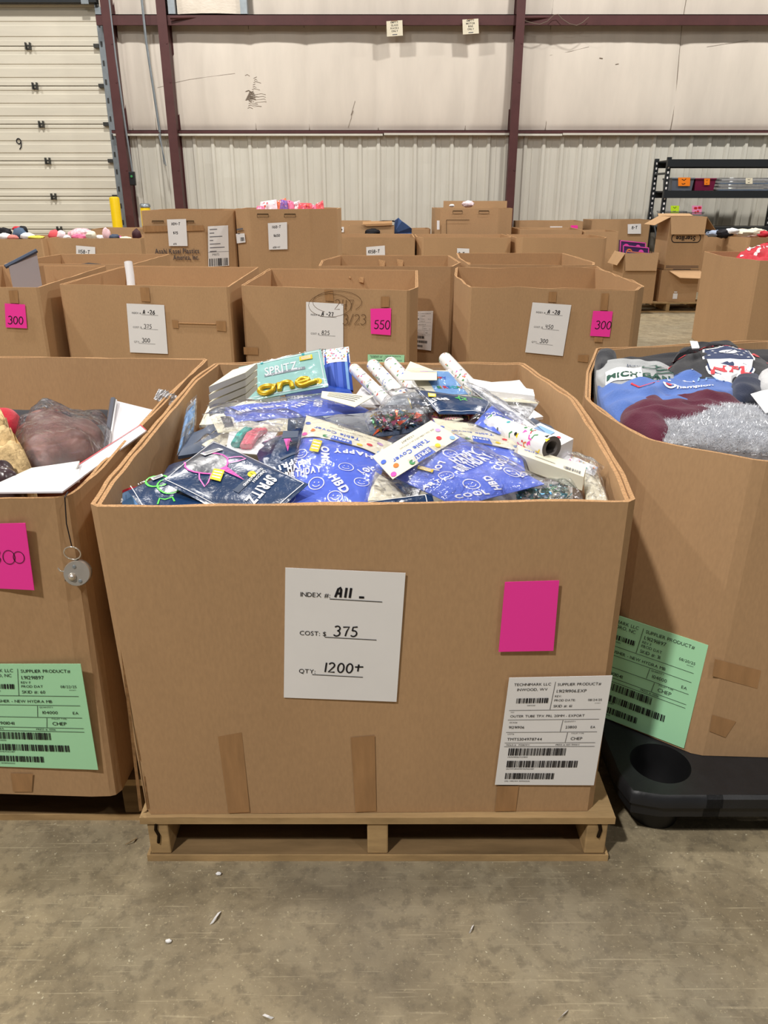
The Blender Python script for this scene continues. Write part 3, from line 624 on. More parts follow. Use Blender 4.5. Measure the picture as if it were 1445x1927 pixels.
# ---------------------------------------------------------------- left front box
lpal = pallet(-1.56, -.535, 1.36, 2.5, 'dirty wooden pallet under the left box with the pink note', h=.117, dirty=True, wood=WOODD)
ltop = [(-1.60, 1.235, Z)] + zt([(0, 940), (118, 934), (145, 925), (200, 872)]) + [(-.562, 1.8, Z), (-.572, 2.2, Z), (-.575, 2.52, Z), (-1.60, 2.585, Z)]
lbot = [(-1.6, 1.335, .121), (-.833, 1.312, .121), (-.6, 1.302, .121), (-.572, 1.312, .121), (-.566, 1.45, .121), (-.57, 1.8, .121), (-.575, 2.2, .121), (-.58, 2.48, .121), (-1.6, 2.48, .121)]
lbox = gaylord('open brown box at far left front with a bear coat and bagged goods', ltop, lbot, 2, .006, .04, 6, .006)
LP = wall_plane(lbot[1], lbot[2], ltop[1])
sheet('pink_note', lbox, onw(LP, [(-50, 986), (48, 984), (65, 1110), (-42, 1105)]), PINK, lambda d: [d.ring(.62, d.q.a * .5, .11, .012, INK, sy=1.3), d.ring(.80, d.q.a * .5, .1, .012, INK, sy=1.2), d.hand('3', .3, d.q.a * .4, .3, .012)], 'neon pink paper with a handwritten number')
sheet('shipping_label', lbox, onw(LP, [(-66, 1249), (152, 1249), (185, 1448), (-52, 1440)]), GREENL, ship_draw(GREENK), 'pale green shipping label')
tape(lbox, LP, [(20, 1455), (62, 1456), (60, 1490), (25, 1490)])
# ---------------------------------------------------------------- right front box on its black pallet
rtop = zt([(1122, 655), (1103, 700), (1100, 750), (1150, 790), (1215, 826), (1430, 868)]) + [V((1.45, 1.40, Z)), V((1.80, 1.75, Z)), V((1.85, 2.6, Z)), V((1.42, 2.87, Z))]
rtop = [V(p) for p in rtop]
rbot = [(.74, 2.62, .141), (.60, 2.35, .141), (.555, 1.95, .141), (.548, 1.72, .141), (.55, 1.54, .141), (.712, 1.412, .141), (1.45, 1.38, .141), (1.75, 1.7, .141), (1.8, 2.5, .141), (1.42, 2.75, .141)]
rbox = gaylord('open brown eight-sided box of sweatshirts at the right front', rtop, rbot, 2, .007, .04, 6, .004)
RP = wall_plane(rbot[4], rbot[5], rtop[4])
k = list(GREENK); k[5] = '08/20/25'; k[6] = 'SKID #: 31'; k[15] = '(00) 1 0802404 3097837848'
sheet('shipping_label', rbox, onw(RP, [(1122, 1144), (1333, 1214), (1287, 1408), (1078, 1327)]), GREENL, ship_draw(k), 'pale green shipping label')
RP2 = wall_plane(rbot[5], rbot[6], rtop[5])
tape(rbox, RP2, [(1345, 1240), (1432, 1262), (1425, 1296), (1340, 1272)]); tape(rbox, RP2, [(1340, 1345), (1385, 1358), (1365, 1388), (1335, 1376)])
# black plastic pallet with a leg cup at its corner
bp = thing('plastic_pallet', 'scuffed black plastic pallet under the box of sweatshirts', 'pallet', (1.15, 1.9, 0))
BD = M('black_plastic_dull', (24, 24, 26), .5, .4, var=.3, vs=10)
mb = MB(); hx, hy_, hr = .622, 1.388, .066; S = .1; TZ = .14
def sq(a):
    c, s = math.cos(a), math.sin(a); k = max(abs(c), abs(s)); p = V((c / k, s / k))
    if c < 0 and s < 0: p = p * .5 + V((c, s)) * .5 * 1.02 if k < .93 else p
    return V((hx + S * p.x, hy_ + S * p.y))
n = 48; A = [2 * math.pi * i / n for i in range(n)]
inn = [V((hx + hr * math.cos(a), hy_ + hr * math.sin(a), TZ)) for a in A]; outr = [V((*sq(a), TZ)) for a in A]
mb.mesh(inn + outr, [(i, (i + 1) % n, n + (i + 1) % n, n + i) for i in range(n)], BLACK)
for z0, z1, e in ((TZ, TZ - .012, .008), (TZ - .012, TZ - .03, .008), (TZ - .03, TZ - .034, .0), (TZ - .034, TZ - .062, .002)):
    pass
rim = [(TZ, 0), (TZ - .006, .008), (TZ - .028, .01), (TZ - .032, .002), (TZ - .06, .0), (TZ - .064, -.01)]
idx = [i for i in range(n) if A[i] >= math.pi * .74 and A[i] <= math.pi * 1.76]
vs = []
for z, e in rim:
    for i in idx:
        d = V((math.cos(A[i]), math.sin(A[i]))); d = d if d.x <= 1e-6 and d.y <= 1e-6 else V((0, -1)) if d.y < 0 else V((-1, 0)); vs.append((outr[i].x + d.x * e, outr[i].y + d.y * e, z))
kk = len(idx); mb.mesh(vs, [(j * kk + i, j * kk + i + 1, (j + 1) * kk + i + 1, (j + 1) * kk + i) for j in range(len(rim) - 1) for i in range(kk - 1)], BLACK)
x1, y1 = hx + S, hy_ - S
mb.build('corner', bp, smooth=True)
mb = MB(); mb.lathe([(hr, TZ), (hr - .006, .1), (hr - .02, .01), (hr - .03, 0), (0, 0)], (hx, hy_, 0), BD, 36); mb.lathe([(hr + .01, TZ - .02), (hr + .004, .1), (hr - .012, .0)], (hx, hy_, 0), BD, 36); mb.build('leg', bp, smooth=True)
mb = MB(); mb.mesh([(x1, y1, TZ), (1.8, y1 + .01, TZ), (1.8, hy_ + S, TZ), (x1, hy_ + S, TZ)], [(0, 1, 2, 3)], BLACK)
ep = [(x1 - .03 if False else x1, y1, 0)]
prof = [(0, TZ), (-.008, TZ - .006), (-.01, TZ - .028), (-.002, TZ - .032), (0, TZ - .06), (.01, TZ - .064)]
mb.mesh([(xx, y1 + e, z) for e, z in prof for xx in (x1 - .035, 1.8)], [(2 * i, 2 * i + 1, 2 * i + 3, 2 * i + 2) for i in range(len(prof) - 1)], BLACK)
mb.box((hx - S * .98, hy_ + S, TZ - .06), (1.8, 2.72, TZ), BLACK); mb.build('deck', bp)
for lx, ly in ((1.3, 1.48), (.69, 2.5), (1.3, 2.5)):
    mb = MB(); mb.lathe([(.1, TZ - .03), (.09, .06), (.075, 0), (0, 0)], (lx, ly, 0), BD, 24); mb.build('leg', bp, smooth=True)
# ---------------------------------------------------------------- second row
def row_box(label, px, z=Z, seg=.12, sheets=1, th=.012, bot=None, zb=.003, **k):
    t = [V(p) if len(p) == 3 else at_z(p[0], p[1], z) for p in px]; return gaylord(label, t, bot or drop(t, zb), sheets, th, seg, 3, **k), t
b26, t26 = row_box('brown box with index sheet A 26, a striped tube inside it', [(110, 535), (430, 540), (487, 503), (235, 500)], sheets=2, th=.008)
P26 = wall_plane(t26[0], t26[1], t26[0] - V((0, 0, .8)))
sheet('index_sheet', b26, onw(P26, [(238, 571), (309, 574), (316, 666), (245, 663)], .008), PAPER, index_draw('A -26', '375', '300'), 'white index sheet reading A 26')
tape(b26, P26, [(263, 541), (280, 541), (283, 568), (266, 567)], .006); tape(b26, P26, [(323, 602), (335, 603), (336, 618), (325, 617)], .006); tape(b26, P26, [(406, 604), (425, 604), (426, 624), (408, 622)], .006)
mb = MB(); q = onw(P26, [(336, 608), (406, 610)], .007); mb.tube(q, .004, EDGE, 4); mb.build('slit', b26, label='pale torn slit')
PEN = M('pen_marking', (104, 80, 58), .8, .1)
b27, t27 = row_box('brown box with index sheet A 27 and pink note 550', [(453, 537), (770, 547), (787, 540), (786, 508), (507, 505)], sheets=2, th=.008)
P27 = wall_plane(t27[0], t27[1], t27[0] - V((0, 0, .8)))
sheet('index_sheet', b27, onw(P27, [(576, 568), (646, 572), (646, 692), (576, 690)], .008), PAPER, index_draw('A -27', '825', '550'), 'white index sheet reading A 27')
sheet('pink_note', b27, onw(P27, [(697, 581), (736, 580), (735, 631), (698, 628)], .01), PINK, num_draw('550'), 'pink note reading 550')
mb = MB(); q = Quad(onw(P27, [(565, 540), (700, 540), (700, 640), (565, 640)], .007)); d = Pr(q, mb)
d.ring(.42, q.a * .66, .3, .006, PEN, sy=.5); d.ring(.52, q.a * .72, .34, .006, PEN, sy=.42, a0=-40, a1=240); d.hand('247', .48, q.a * .58, .13, .009, PEN, gap=.15); d.hand('3/23', .6, q.a * .3, .13, .009, PEN, gap=.12); mb.build('pen_marking', b27, label='loops and numbers in pen')
sheet('shipping_label', b27, onw(P27, [(692, 667), (761, 668), (760, 720), (692, 720)], .008), GREENL, ship_draw(GREENK), 'pale green label low on the box')
tape(b27, P27, [(610, 545), (626, 545), (628, 567), (612, 566)], .006); tape(b27, P27, [(717, 558), (733, 558), (732, 578), (716, 578)], .006); tape(b27, P27, [(458, 653), (486, 654), (486, 668), (459, 667)], .006)
b28, t28 = row_box('brown box with index sheet A 28 and crumpled right corner', [(857, 503), (855, 518), (883, 541), (1200, 545), (1213, 537), (1123, 502)], sheets=2, th=.008, wear=.012)
P28 = wall_plane(t28[2], t28[3], t28[2] - V((0, 0, .8)))
sheet('index_sheet', b28, onw(P28, [(1002, 569), (1075, 574), (1059, 670), (988, 663)], .008), PAPER, index_draw('A -28', '450', '300'), 'white index sheet reading A 28')
sheet('pink_note', b28, onw(P28, [(1116, 585), (1153, 586), (1147, 634), (1110, 632)], .01), PINK, num_draw('300', .2, .3), 'pink note reading 300')
tape(b28, P28, [(1033, 549), (1048, 549), (1046, 569), (1031, 568)], .006); tape(b28, P28, [(1132, 552), (1146, 552), (1143, 584), (1129, 584)], .006); tape(b28, P28, [(1088, 668), (1108, 668), (1106, 682), (1087, 680)], .006); tape(b28, P28, [(1118, 634), (1134, 635), (1133, 644), (1118, 643)], .012)
bL, tL = row_box('brown box at the left edge with pink note 300', [(-2.95, 4.7, Z), (72, 541), (200, 500), (-2.95, 6.2, Z)], sheets=2, th=.008)
PL_ = wall_plane(tL[0], tL[1], tL[0] - V((0, 0, .8)))
sheet('pink_note', bL, onw(PL_, [(9, 571), (47, 573), (51, 618), (11, 616)], .01), PINK, num_draw('300', .12, .16, .36), 'pink note reading 300')
tape(bL, PL_, [(16, 547), (33, 546), (35, 571), (19, 570)], .006)
# ---------------------------------------------------------------- third row
b8, t8 = row_box('brown box holding a black bag, behind the left pair of second row boxes', [(-3.0, 6.35, Z), (-1.96, 6.3, Z), (-1.975, 7.47, Z), (-2.99, 7.47, Z)])
b9, t9 = row_box('brown box with a low white shipping label, just behind the A 27 box', [(-.50, 6.15, Z), (.52, 6.1, Z), (.62, 6.5, Z), (.59, 7.3, Z), (-.40, 7.3, Z), (-.52, 6.7, Z)], sheets=2, th=.008)
P9 = wall_plane(t9[0], t9[1], t9[0] - V((0, 0, .8)))
sheet('shipping_label', b9, onw(P9, [(770, 586), (815, 585), (811, 660), (772, 655)], .008), PAPER, ship_draw(GREENK), 'white shipping label')
b10, t10 = row_box('empty brown box tucked behind the box with the crumpled corner', [(.66, 6.3, Z), (1.62, 6.2, Z), (1.70, 6.5, Z), (1.687, 7.62, Z), (.68, 7.62, Z), (.645, 7.0, Z)], sheets=2, th=.008)
def tab(box, x, y, Y, s=.06):
    p = at_y(x, y, Y); mb = MB(); mb.mesh([p, p + V((s, -.01, -.01)), p + V((s * .9, -.05, -s * 1.5)), p + V((s * .25, -.03, -s * 1.4))], [(0, 1, 2), (0, 2, 3)], EDGE); mb.build('torn_tab', box)
tab(b9, 712, 488, 7.26); tab(b9, 746, 487, 7.26); tab(b27, 672, 511, 5.86, .05); tab(b27, 653, 511, 5.88, .03); tab(b10, 877, 492, 7.55, .04)
mb = MB(); p = at_y(245, 519, 5.6); mb.tube([p + V((.02, -.1, -.35)), p + V((0, 0, 0)), p + V((-.012, .03, .09))], .028, WHITE, 14); mb.build('wrapping_tube', smooth=True, label='white printed tube standing in the box with the A 26 sheet', cat='tube')
mb = MB(); c = [at_y(16, 502, 5.95), at_y(68, 474, 6.1), at_y(73, 502, 6.1), at_y(20, 506, 5.95)]
q = Quad([c[0], c[1], c[2] - V((0, 0, .35)), c[3] - V((0, 0, .35))], .008); body(mb, q, M('grey_board', (176, 172, 178), .4, .4), 3, 3); o = mb.build('acrylic_sign_holder', label='grey plastic sign holder leaning in the box at the left edge', cat='sign holder')
mb = MB(); mb.tube([c[0] + V((-.02, -.01, 0)), c[1] + V((.01, -.01, .01))], .016, SLATE, 6); mb.build('top_rail', o, label='dark top rail')
mb = MB(); p = at_y(168, 505, 6.7); mb.lathe([(.16, -.12), (.15, -.03), (.1, .03), (0, .045)], p, INK, 18); mb.build('black_bag', smooth=True, label='rounded black bag top showing inside the box behind the A 26 box', cat='bag')
# ---------------------------------------------------------------- tall printed gaylords
BOXINK = M('box_print_ink', (84, 76, 78), .8, .1)  # dark grey ink of the lettering printed on boxes and cartons
def slots(box, pl, lst):
    mb = MB()
    for x0, x1, y0, y1 in lst:
        q = Quad(onw(pl, [(x0, y0), (x1, y0), (x1, y1), (x0, y1)], .013)); d = Pr(q, mb)
        d.frame(0, 0, 1, q.a, .03, CRACK); d.seg(0, q.a, 1, q.a, .07, CRACK)
    mb.build('hand_slot', box)
def tall(label, p, Yd, zt_, zb=.003):
    """p: front-left facet start, front crease left, front crease right, right end (pixels at rim); Yd front distance"""
    f = [at_y(x, y, Yd) for x, y in p]; t = [V((f[0].x, Yd + .16, zt_)), V((f[1].x, Yd, zt_)), V((f[2].x, Yd, zt_)), V((f[3].x * (Yd + .2) / Yd, Yd + .2, zt_)), V((f[3].x * (Yd + .2) / Yd, Yd + .95, zt_)), V((f[2].x, Yd + 1.15, zt_)), V((f[1].x, Yd + 1.15, zt_)), V((f[0].x, Yd + .98, zt_))]
    b = gaylord(label, t, drop(t, zb), 1, .014, .15, 3); return b, wall_plane(t[1], t[2], t[1] - V((0, 0, .8)))
b04, p04 = tall('tall brown box printed Asahi Kasei Plastics with sheet 1104-T', [(262, 397), (265, 397), (380, 395), (440, 393)], 8.3, 1.19)
sheet('price_sheet', b04, onw(p04, [(314, 413), (350, 412), (353, 463), (318, 463)], .015), PAPER, lambda d: (d.hand('1104-T', .2, d.q.a * .78, .13, .025), d.hand('$75', .28, d.q.a * .45, .12, .03), d.hand('675', .25, d.q.a * .05, .08, .02)), 'white sheet reading 1104-T')
def kasei(d):
    d.text('Asahi Kasei Plastics', .0, d.q.a * .55, .15, BOXINK, 'L', .02, fit=.99); d.text('America, Inc.', .4, d.q.a * .03, .15, BOXINK, 'L', .02, fit=.58)
mb = MB(); q = Quad(onw(p04, [(291, 467), (375, 466), (376, 489), (293, 490)], .0145)); kasei(Pr(q, mb)); mb.build('printed_lettering', b04, label='grey printed company lettering')
slots(b04, p04, [(286, 308, 416, 419), (342, 365, 416, 419)])
tape(b04, p04, [(268, 425), (383, 424), (384, 434), (269, 437)], .013)
f0 = V((at_y(380, 395, 8.3).x, 8.3, 1)); f1 = V((at_y(440, 393, 8.3).x * 8.5 / 8.3, 8.5, 1)); p04b = wall_plane(f0, f1, f0 - V((0, 0, .8)))
def plabel(d):
    for i in range(7): d.seg(.08, d.q.a * (.92 - .09 * i), (.45, .3, .7, .25, .6, .8, .4)[i], d.q.a * (.92 - .09 * i), .035, GREY)
    d.text('P9072', .2, d.q.a * .27, .13, INK, 'L'); d.bars(.05, 0.02, .95, d.q.a * .2, n=16, seed=5); d.seg(0, d.q.a * .36, 1, d.q.a * .36, .015, GREY)
sheet('barcode_label', b04, onw(p04b, [(391, 426), (429, 424), (431, 500), (392, 502)], .015), PAPER, plabel, 'white barcode label')
b68, p68 = tall('tall brown box topped with pink candy bags, sheet 1168-T', [(437, 395), (467, 394), (585, 394), (635, 392)], 8.3, 1.205)
sheet('price_sheet', b68, onw(p68, [(504, 420), (540, 418), (541, 469), (506, 470)], .015), PAPER, lambda d: (d.hand('1168-T', .2, d.q.a * .8, .13, .022), d.hand('$650', .28, d.q.a * .48, .12, .025), d.hand('650-47', .22, d.q.a * .05, .09, .018)), 'white sheet reading 1168-T')
slots(b68, p68, [(484, 505, 403, 409), (535, 556, 403, 409)])
g0 = V((at_y(437, 395, 8.3).x, 8.46, 1)); g1 = V((at_y(467, 394, 8.3).x, 8.3, 1)); p68b = wall_plane(g0, g1, g0 - V((0, 0, .8)))
sheet('barcode_label', b68, onw(p68b, [(444, 440), (460, 439), (462, 456), (446, 458)], .015), PAPER, lambda d: (d.bars(.45, .1, .9, .35, n=10), d.seg(.15, .85, .9, .9, .1, GREY), d.seg(.2, .6, .5, .6, .06, GREY)), 'small barcode label')
b82, p82 = tall('tall brown box with hand slots and a pink bag, near the right column', [(820, 390), (830, 389), (940, 390), (965, 389)], 11.7, 1.165)
slots(b82, p82, [(852, 870, 397, 402), (901, 920, 397, 402)])
mb = MB(); q = Quad(onw(p82, [(840, 414), (883, 414), (883, 440), (840, 440)], .015)); d = Pr(q, mb); d.seg(0, q.a, 1, q.a, .02, CRACK); d.seg(0, q.a, 0, 0, .02, CRACK); mb.build('flap_cut', b82)
sheet('barcode_label', b82, onw(p82, [(822, 415), (827, 415), (827, 432), (822, 432)], .015), PAPER, None, 'narrow white label')
t = [at_y(834, 378, 12.9), at_y(953, 378, 12.9)]; mb = MB(); mb.box((t[0].x, 12.83, 1.1), (t[1].x, 12.842, t[0].z), CARDIN); mb.build('raised_flap', b82)
# ---------------------------------------------------------------- far rows
def far(label, x0, x1, Y, z, dep=1.15, ch=0., **k):
    a = at_y(x0, 440, Y).x; b = at_y(x1, 440, Y).x; q = (Y + dep * .5) / Y * .5 + .5
    t = [V((a, Y, z)), V((b, Y, z)), V((b, Y + dep, z)), V((a, Y + dep, z))]
    if ch: t = [V((a, Y + ch, z)), V((a + ch * .6, Y, z)), V((b - ch * .6, Y, z)), V((b, Y + ch, z)), V((b, Y + dep, z)), V((a, Y + dep, z))]
    return gaylord(label, t, drop(t), 1, .014, .3, 2, wear=.01, **k), wall_plane(V((a, Y, z)), V((b, Y, z)), V((b, Y, 0)))
bx, px_ = far('brown box with sheet 1158-T full of pink toys', 83, 262, 10.35, Z)
sheet('price_sheet', bx, onw(px_, [(143, 462), (179, 465), (180, 500), (144, 498)], .016), PAPER, lambda d: d.hand('1158-T', .1, d.q.a * .62, .17, .03), 'white sheet reading 1158-T')
far('brown box of colourful toys at the left edge in front of the loading door', -60, 77, 10.2, Z)
far('brown box behind the toys box with sheet 1158-T', 172, 262, 11.7, .89, dep=.7)
bx, px_ = far('brown box with sheet 1058-T beside the tall candy box', 624, 781, 10.56, Z)
sheet('price_sheet', bx, onw(px_, [(689, 465), (724, 462), (725, 500), (690, 500)], .016), PAPER, lambda d: d.hand('1058-T', .08, d.q.a * .66, .16, .03), 'white sheet reading 1058-T')
bx, px_ = far('brown box with a chamfered right corner and half hidden sheet', 785, 965, 10.56, Z, dep=1.0, ch=.12)
sheet('price_sheet', bx, onw(px_, [(860, 467), (883, 468), (883, 500), (860, 500)], .016), PAPER, lambda d: d.hand('8-T', .1, d.q.a * .6, .24, .05), 'white sheet reading 8-T')
tab(bx, 845, 440, 11.65, .05)
far('plain brown box behind the A 28 pair, dented left corner', 974, 1147, 10.5, Z, dep=1.0, ch=.1)
far('brown box low behind the plain dented box', 978, 1096, 11.7, .885, dep=.8)
bx, px_ = far('brown box by the ribbed wall with a white label and pink note', 976, 1096, 12.6, .97, dep=.6)
sheet('price_sheet', bx, onw(px_, [(1035, 426), (1058, 426), (1058, 445), (1035, 445)], .016), PAPER, None, 'white sheet'); sheet('pink_note', bx, onw(px_, [(1074, 424), (1087, 424), (1087, 440), (1074, 440)], .016), PINK, None, 'pink note')
bx, px_ = far('brown box by the ribbed wall left of the tall logo carton', 1112, 1222, 12.55, .99, dep=.6)
sheet('price_sheet', bx, onw(px_, [(1181, 422), (1206, 421), (1206, 440), (1181, 440)], .016), PAPER, lambda d: d.hand('8-T', .3, d.q.a * .5, .2, .04), 'white sheet')
far('brown box right behind the plain dented box, next to the purple books', 1100, 1165, 11.62, .86, dep=.7)
bx, px_ = far('brown box against the ribbed wall with a small white tag', 636, 697, 12.3, .975, dep=.7)
sheet('tag', bx, onw(px_, [(638, 427), (647, 427), (647, 437), (638, 437)], .016), PAPER, lambda d: d.disc(.5, .5, .2, INK), 'white tag')
far('brown box with a raised tan flap holding black and blue things', 656, 742, 11.95, .93, dep=.3)
far('pale brown box beside the blue cloth', 775, 810, 11.9, .88, dep=.6)
# ---------------------------------------------------------------- right group
def carton(label, x0, x1, y0, y1, z0, z1, flaps, draw=None, pts=None):
    t = thing('carton', label, 'carton', ((x0 + x1) / 2, (y0 + y1) / 2, z0)); mb = MB(); e = .006
    for a, b in (((x0, y0), (x1, y0 + e)), ((x0, y1 - e), (x1, y1)), ((x0, y0 + e), (x0 + e, y1 - e)), ((x1 - e, y0 + e), (x1, y1 - e))): mb.box((*a, z0), (*b, z1), CARD)
    mb.box((x0 + e, y0 + e, z0), (x1 - e, y1 - e, z0 + e), CARDIN); mb.build('carton_body', t)
    ed = {'f': (V((x0, y0, z1)), V((x1, y0, z1)), V((0, -1, 0))), 'b': (V((x1, y1, z1)), V((x0, y1, z1)), V((0, 1, 0))), 'l': (V((x0, y1, z1)), V((x0, y0, z1)), V((-1, 0, 0))), 'r': (V((x1, y0, z1)), V((x1, y1, z1)), V((1, 0, 0)))}
    for s, (ang, ln) in flaps.items():
        a, b, o = ed[s]; d = o * math.cos(math.radians(ang)) + V((0, 0, math.sin(math.radians(ang)))); nn = (b - a).cross(d).normalized() * .005
        mb = MB(); sk = (b - a) * .04; c = [a, b, b + d * ln - sk, a + d * ln + sk]; mb.hexa(c + [p + nn for p in c], CARD); mb.build('flap', t)
    if draw:
        mb = MB(); q = Quad([V((x0, y0 - .001, z1)), V((x1, y0 - .001, z1)), V((x1, y0 - .001, z0)), V((x0, y0 - .001, z0))]); draw(Pr(q, mb)); mb.build('printed_logo', t, label='dark printed lettering')
    return t
pallet(3.0, 3.98, 9.7, 10.7, 'wooden pallet under the stacked cartons at right', nb=5)
pallet(4.28, 5.3, 9.72, 10.8, 'wooden pallet under the box of white clothes at right', nb=5, dirty=True)
tx = lambda d: (d.ring(.5, 1.0, .1, .0, INK), [d.line([(x0, y0) for x0, y0 in pts], .022, INK, closed=True) for pts in [[(.5 + .31 + .09 * math.cos(math.radians(a)), d.q.a * .60 + .11 * math.sin(math.radians(a))) for a in range(-90, 91, 15)] + [(.5 - .31 + .09 * math.cos(math.radians(a)), d.q.a * .60 + .11 * math.sin(math.radians(a))) for a in range(90, 271, 15)]]], d.text('Sterilite', .76, d.q.a * .60 + .055, .17, INK, 'L', .02, rot=180, sp=.04), d.seg(.04, .1, .96, .1, .015, BOXINK), d.seg(.04, .06, .96, .06, .012, BOXINK), d.seg(.25, .02, .75, .02, .015, BOXINK))
carton('tall open carton with an upside down oval Sterilite logo', 3.40, 3.83, 9.76, 10.2, .498, 1.10, {'f': (-78, .2), 'l': (-28, .2), 'r': (-48, .2), 'b': (15, .1)}, tx)
carton('smaller carton with one raised flap under the tall logo carton', 3.37, 3.83, 9.74, 10.22, .121, .496, {}, lambda d: (d.rect(.38, .08, .5, .22, PAPER), d.rect(.4, .24, .48, .27, PAPER)))
mb = MB(); c = [V((3.45, 9.735, .485)), V((3.83, 9.735, .485)), V((3.92, 9.62, .40)), V((3.55, 9.60, .415))]; mb.hexa(c + [p + V((0, 0, .006)) for p in c], CARD)
o = mb.build('flap', bpy.data.objects.get('carton.001'))
carton('open carton of purple boxed books beside the tall logo carton', 2.86, 3.26, 9.60, 10.05, .121, .70, {'f': (-80, .2), 'l': (-60, .16)})
PURP = M('purple_book', (66, 36, 84), .4, .4); INDIGO = M('indigo_book', (56, 60, 140), .4, .4)
for i, (x, z, rt, m, lab) in enumerate(((2.90, .60, .0, INDIGO, 'indigo boxed book with yellow and orange lettering in the open carton'), (2.89, .66, .25, PURP, 'dark purple boxed book behind the indigo one in the carton'), (2.88, .71, .1, PURP, 'purple boxed book at the back of the open carton'))):
    y = 9.67 + .11 * i; mb = MB(); mb.hexa([(x, y, z - .1), (x + .32, y, z - .12), (x + .32, y + .05, z - .12), (x, y + .05, z - .1), (x, y + .05, z + .12), (x + .32, y + .05, z + .09), (x + .32, y + .1, z + .09), (x, y + .1, z + .12)], m); o = mb.build('boxed_book', label=lab, cat='book')
    q = Quad([(x, y + .049, z + .12), (x + .32, y + .049, z + .09), (x + .32, y - .001, z - .12), (x, y - .001, z - .1)]); mb = MB(); d = Pr(q, mb)
    d.frame(.02, .02, .98, q.a - .02, .03, ORNG if i == 0 else HOTP); d.ring(.25, q.a * .65, .1, .05, [YEL, ORNG, PINK][i]); d.disc(.45, q.a * .6, .06, YEL); d.disc(.7, q.a * .7, .1, ORNG if i == 0 else HOTP); mb.build('cover_print', o)
bR, tR = row_box('brown box of white and black clothes near the rack', [(4.22, 10.0, .87), (4.36, 9.72, .87), (5.4, 9.72, .87), (5.4, 10.85, .87), (4.25, 10.85, .87)], zb=.121)
bQ, tQ = row_box('brown box with red polka dot fabric at the right edge', [(3.0, 7.2, Z), (3.10, 6.68, Z), (4.15, 6.55, Z), (4.15, 7.8, Z), (3.1, 7.85, Z)], sheets=2, th=.008)
# ================================================================== THE HEAP IN THE CENTRE BOX
def quad_inv(q, px, py):
    p = at_pl(px, py, (q.tl + q.tr + q.br + q.bl) / 4, q.n); u, v = .5, .5
    for _ in range(12):
        b = q.base(u, v); du = (q.br - q.bl) * (1 - v) + (q.tr - q.tl) * v; dv = (q.tl - q.bl) * (1 - u) + (q.tr - q.br) * u; e = p - b
        a11, a12, a22 = du.dot(du), du.dot(dv), dv.dot(dv); det = a11 * a22 - a12 * a12
        b1, b2 = e.dot(du), e.dot(dv); u += (a22 * b1 - a12 * b2) / det; v += (a11 * b2 - a12 * b1) / det
    return u, v * q.a
class Heap:
    def __init__(s, z0, y0, sl): s.z0, s.y0, s.sl = z0, y0, sl; s.n = V((0, -sl, 1)).normalized()
    def __call__(s, x, y, h=0.): return at_pl(x, y, V((0, s.y0, s.z0 + h)), s.n)
    def q(s, c, h, **k):
        """corners (x, y) lie on the heap at height h; (x, y, dh) adds its own height; (x, y, 'Y', d) stands at distance d"""
        return Quad([at_y(p[0], p[1], p[3]) if len(p) == 4 else s(p[0], p[1], h + (p[2] if len(p) == 3 else 0)) for p in c], **k)
HC = Heap(.785, 1.3, .07)
class Sub:
    def __init__(s, q, v0, v1, up): s.q, s.v0, s.v1, s.up, s.a = q, v0, v1, up, q.a * (v1 - v0)
    def P(s, u, v, off=0.): return s.q.P(u, s.v0 + (s.v1 - s.v0) * v, s.up + off)
class Cyl:
    def __init__(s, a, b, r):
        s.p0, s.p1, s.r = V(a), V(b), r; t = (s.p1 - s.p0).normalized(); s.x = t.cross(V((0, 0, 1))).normalized(); s.y = s.x.cross(t); s.a = (s.p1 - s.p0).length / (2 * math.pi * r)
    def P(s, u, v, off=0.):
        an = 2 * math.pi * u; return s.p0 + (s.p1 - s.p0) * v + (s.x * math.cos(an) + s.y * math.sin(an)) * (s.r + off)
def slab(mb, q, tk, m):
    """flat box whose top face is the quad, tk thick below it"""
    lo = [p - q.n * tk for p in (q.bl, q.br, q.tr, q.tl)]; hi = [p + q.n * q.th for p in (q.bl, q.br, q.tr, q.tl)]; mb.hexa(lo + hi, m)
def sleeve(o, q, m=None, g=.012, up=.004, wr=.006, bu=.006, n=20, sd=3, name='clear_sleeve'):
    c = (q.tl + q.tr + q.br + q.bl) / 4; e = lambda p: p + (p - c).normalized() * g
    s = Quad([e(q.tl), e(q.tr), e(q.br), e(q.bl)], q.th + up, q.bu + bu, wr, sd, 4.5); mb = MB(); mb.grid(lambda u, v: s.P(u, v), n, n, m or FILM1); return mb.build(name, o, smooth=True)
def sticker(o, q, pts, m=YEL, off=.003, name='price_sticker'):
    uv = [quad_inv(q, x, y) for x, y in pts]; mb = MB(); cs = [q.P(u, y / q.a, off) for u, y in uv]; s = Quad(cs, .0004); body(mb, s, m, 3, 3, False); d = Pr(s, mb, .0005)
    for k in range(3): d.seg(.12, s.a * (.25 + .25 * k), .88, s.a * (.25 + .25 * k), .1 * s.a, WHITE if m is YEL else GREY)
    return mb.build(name, o)
CG = 'party supplies heaped in the centre box'
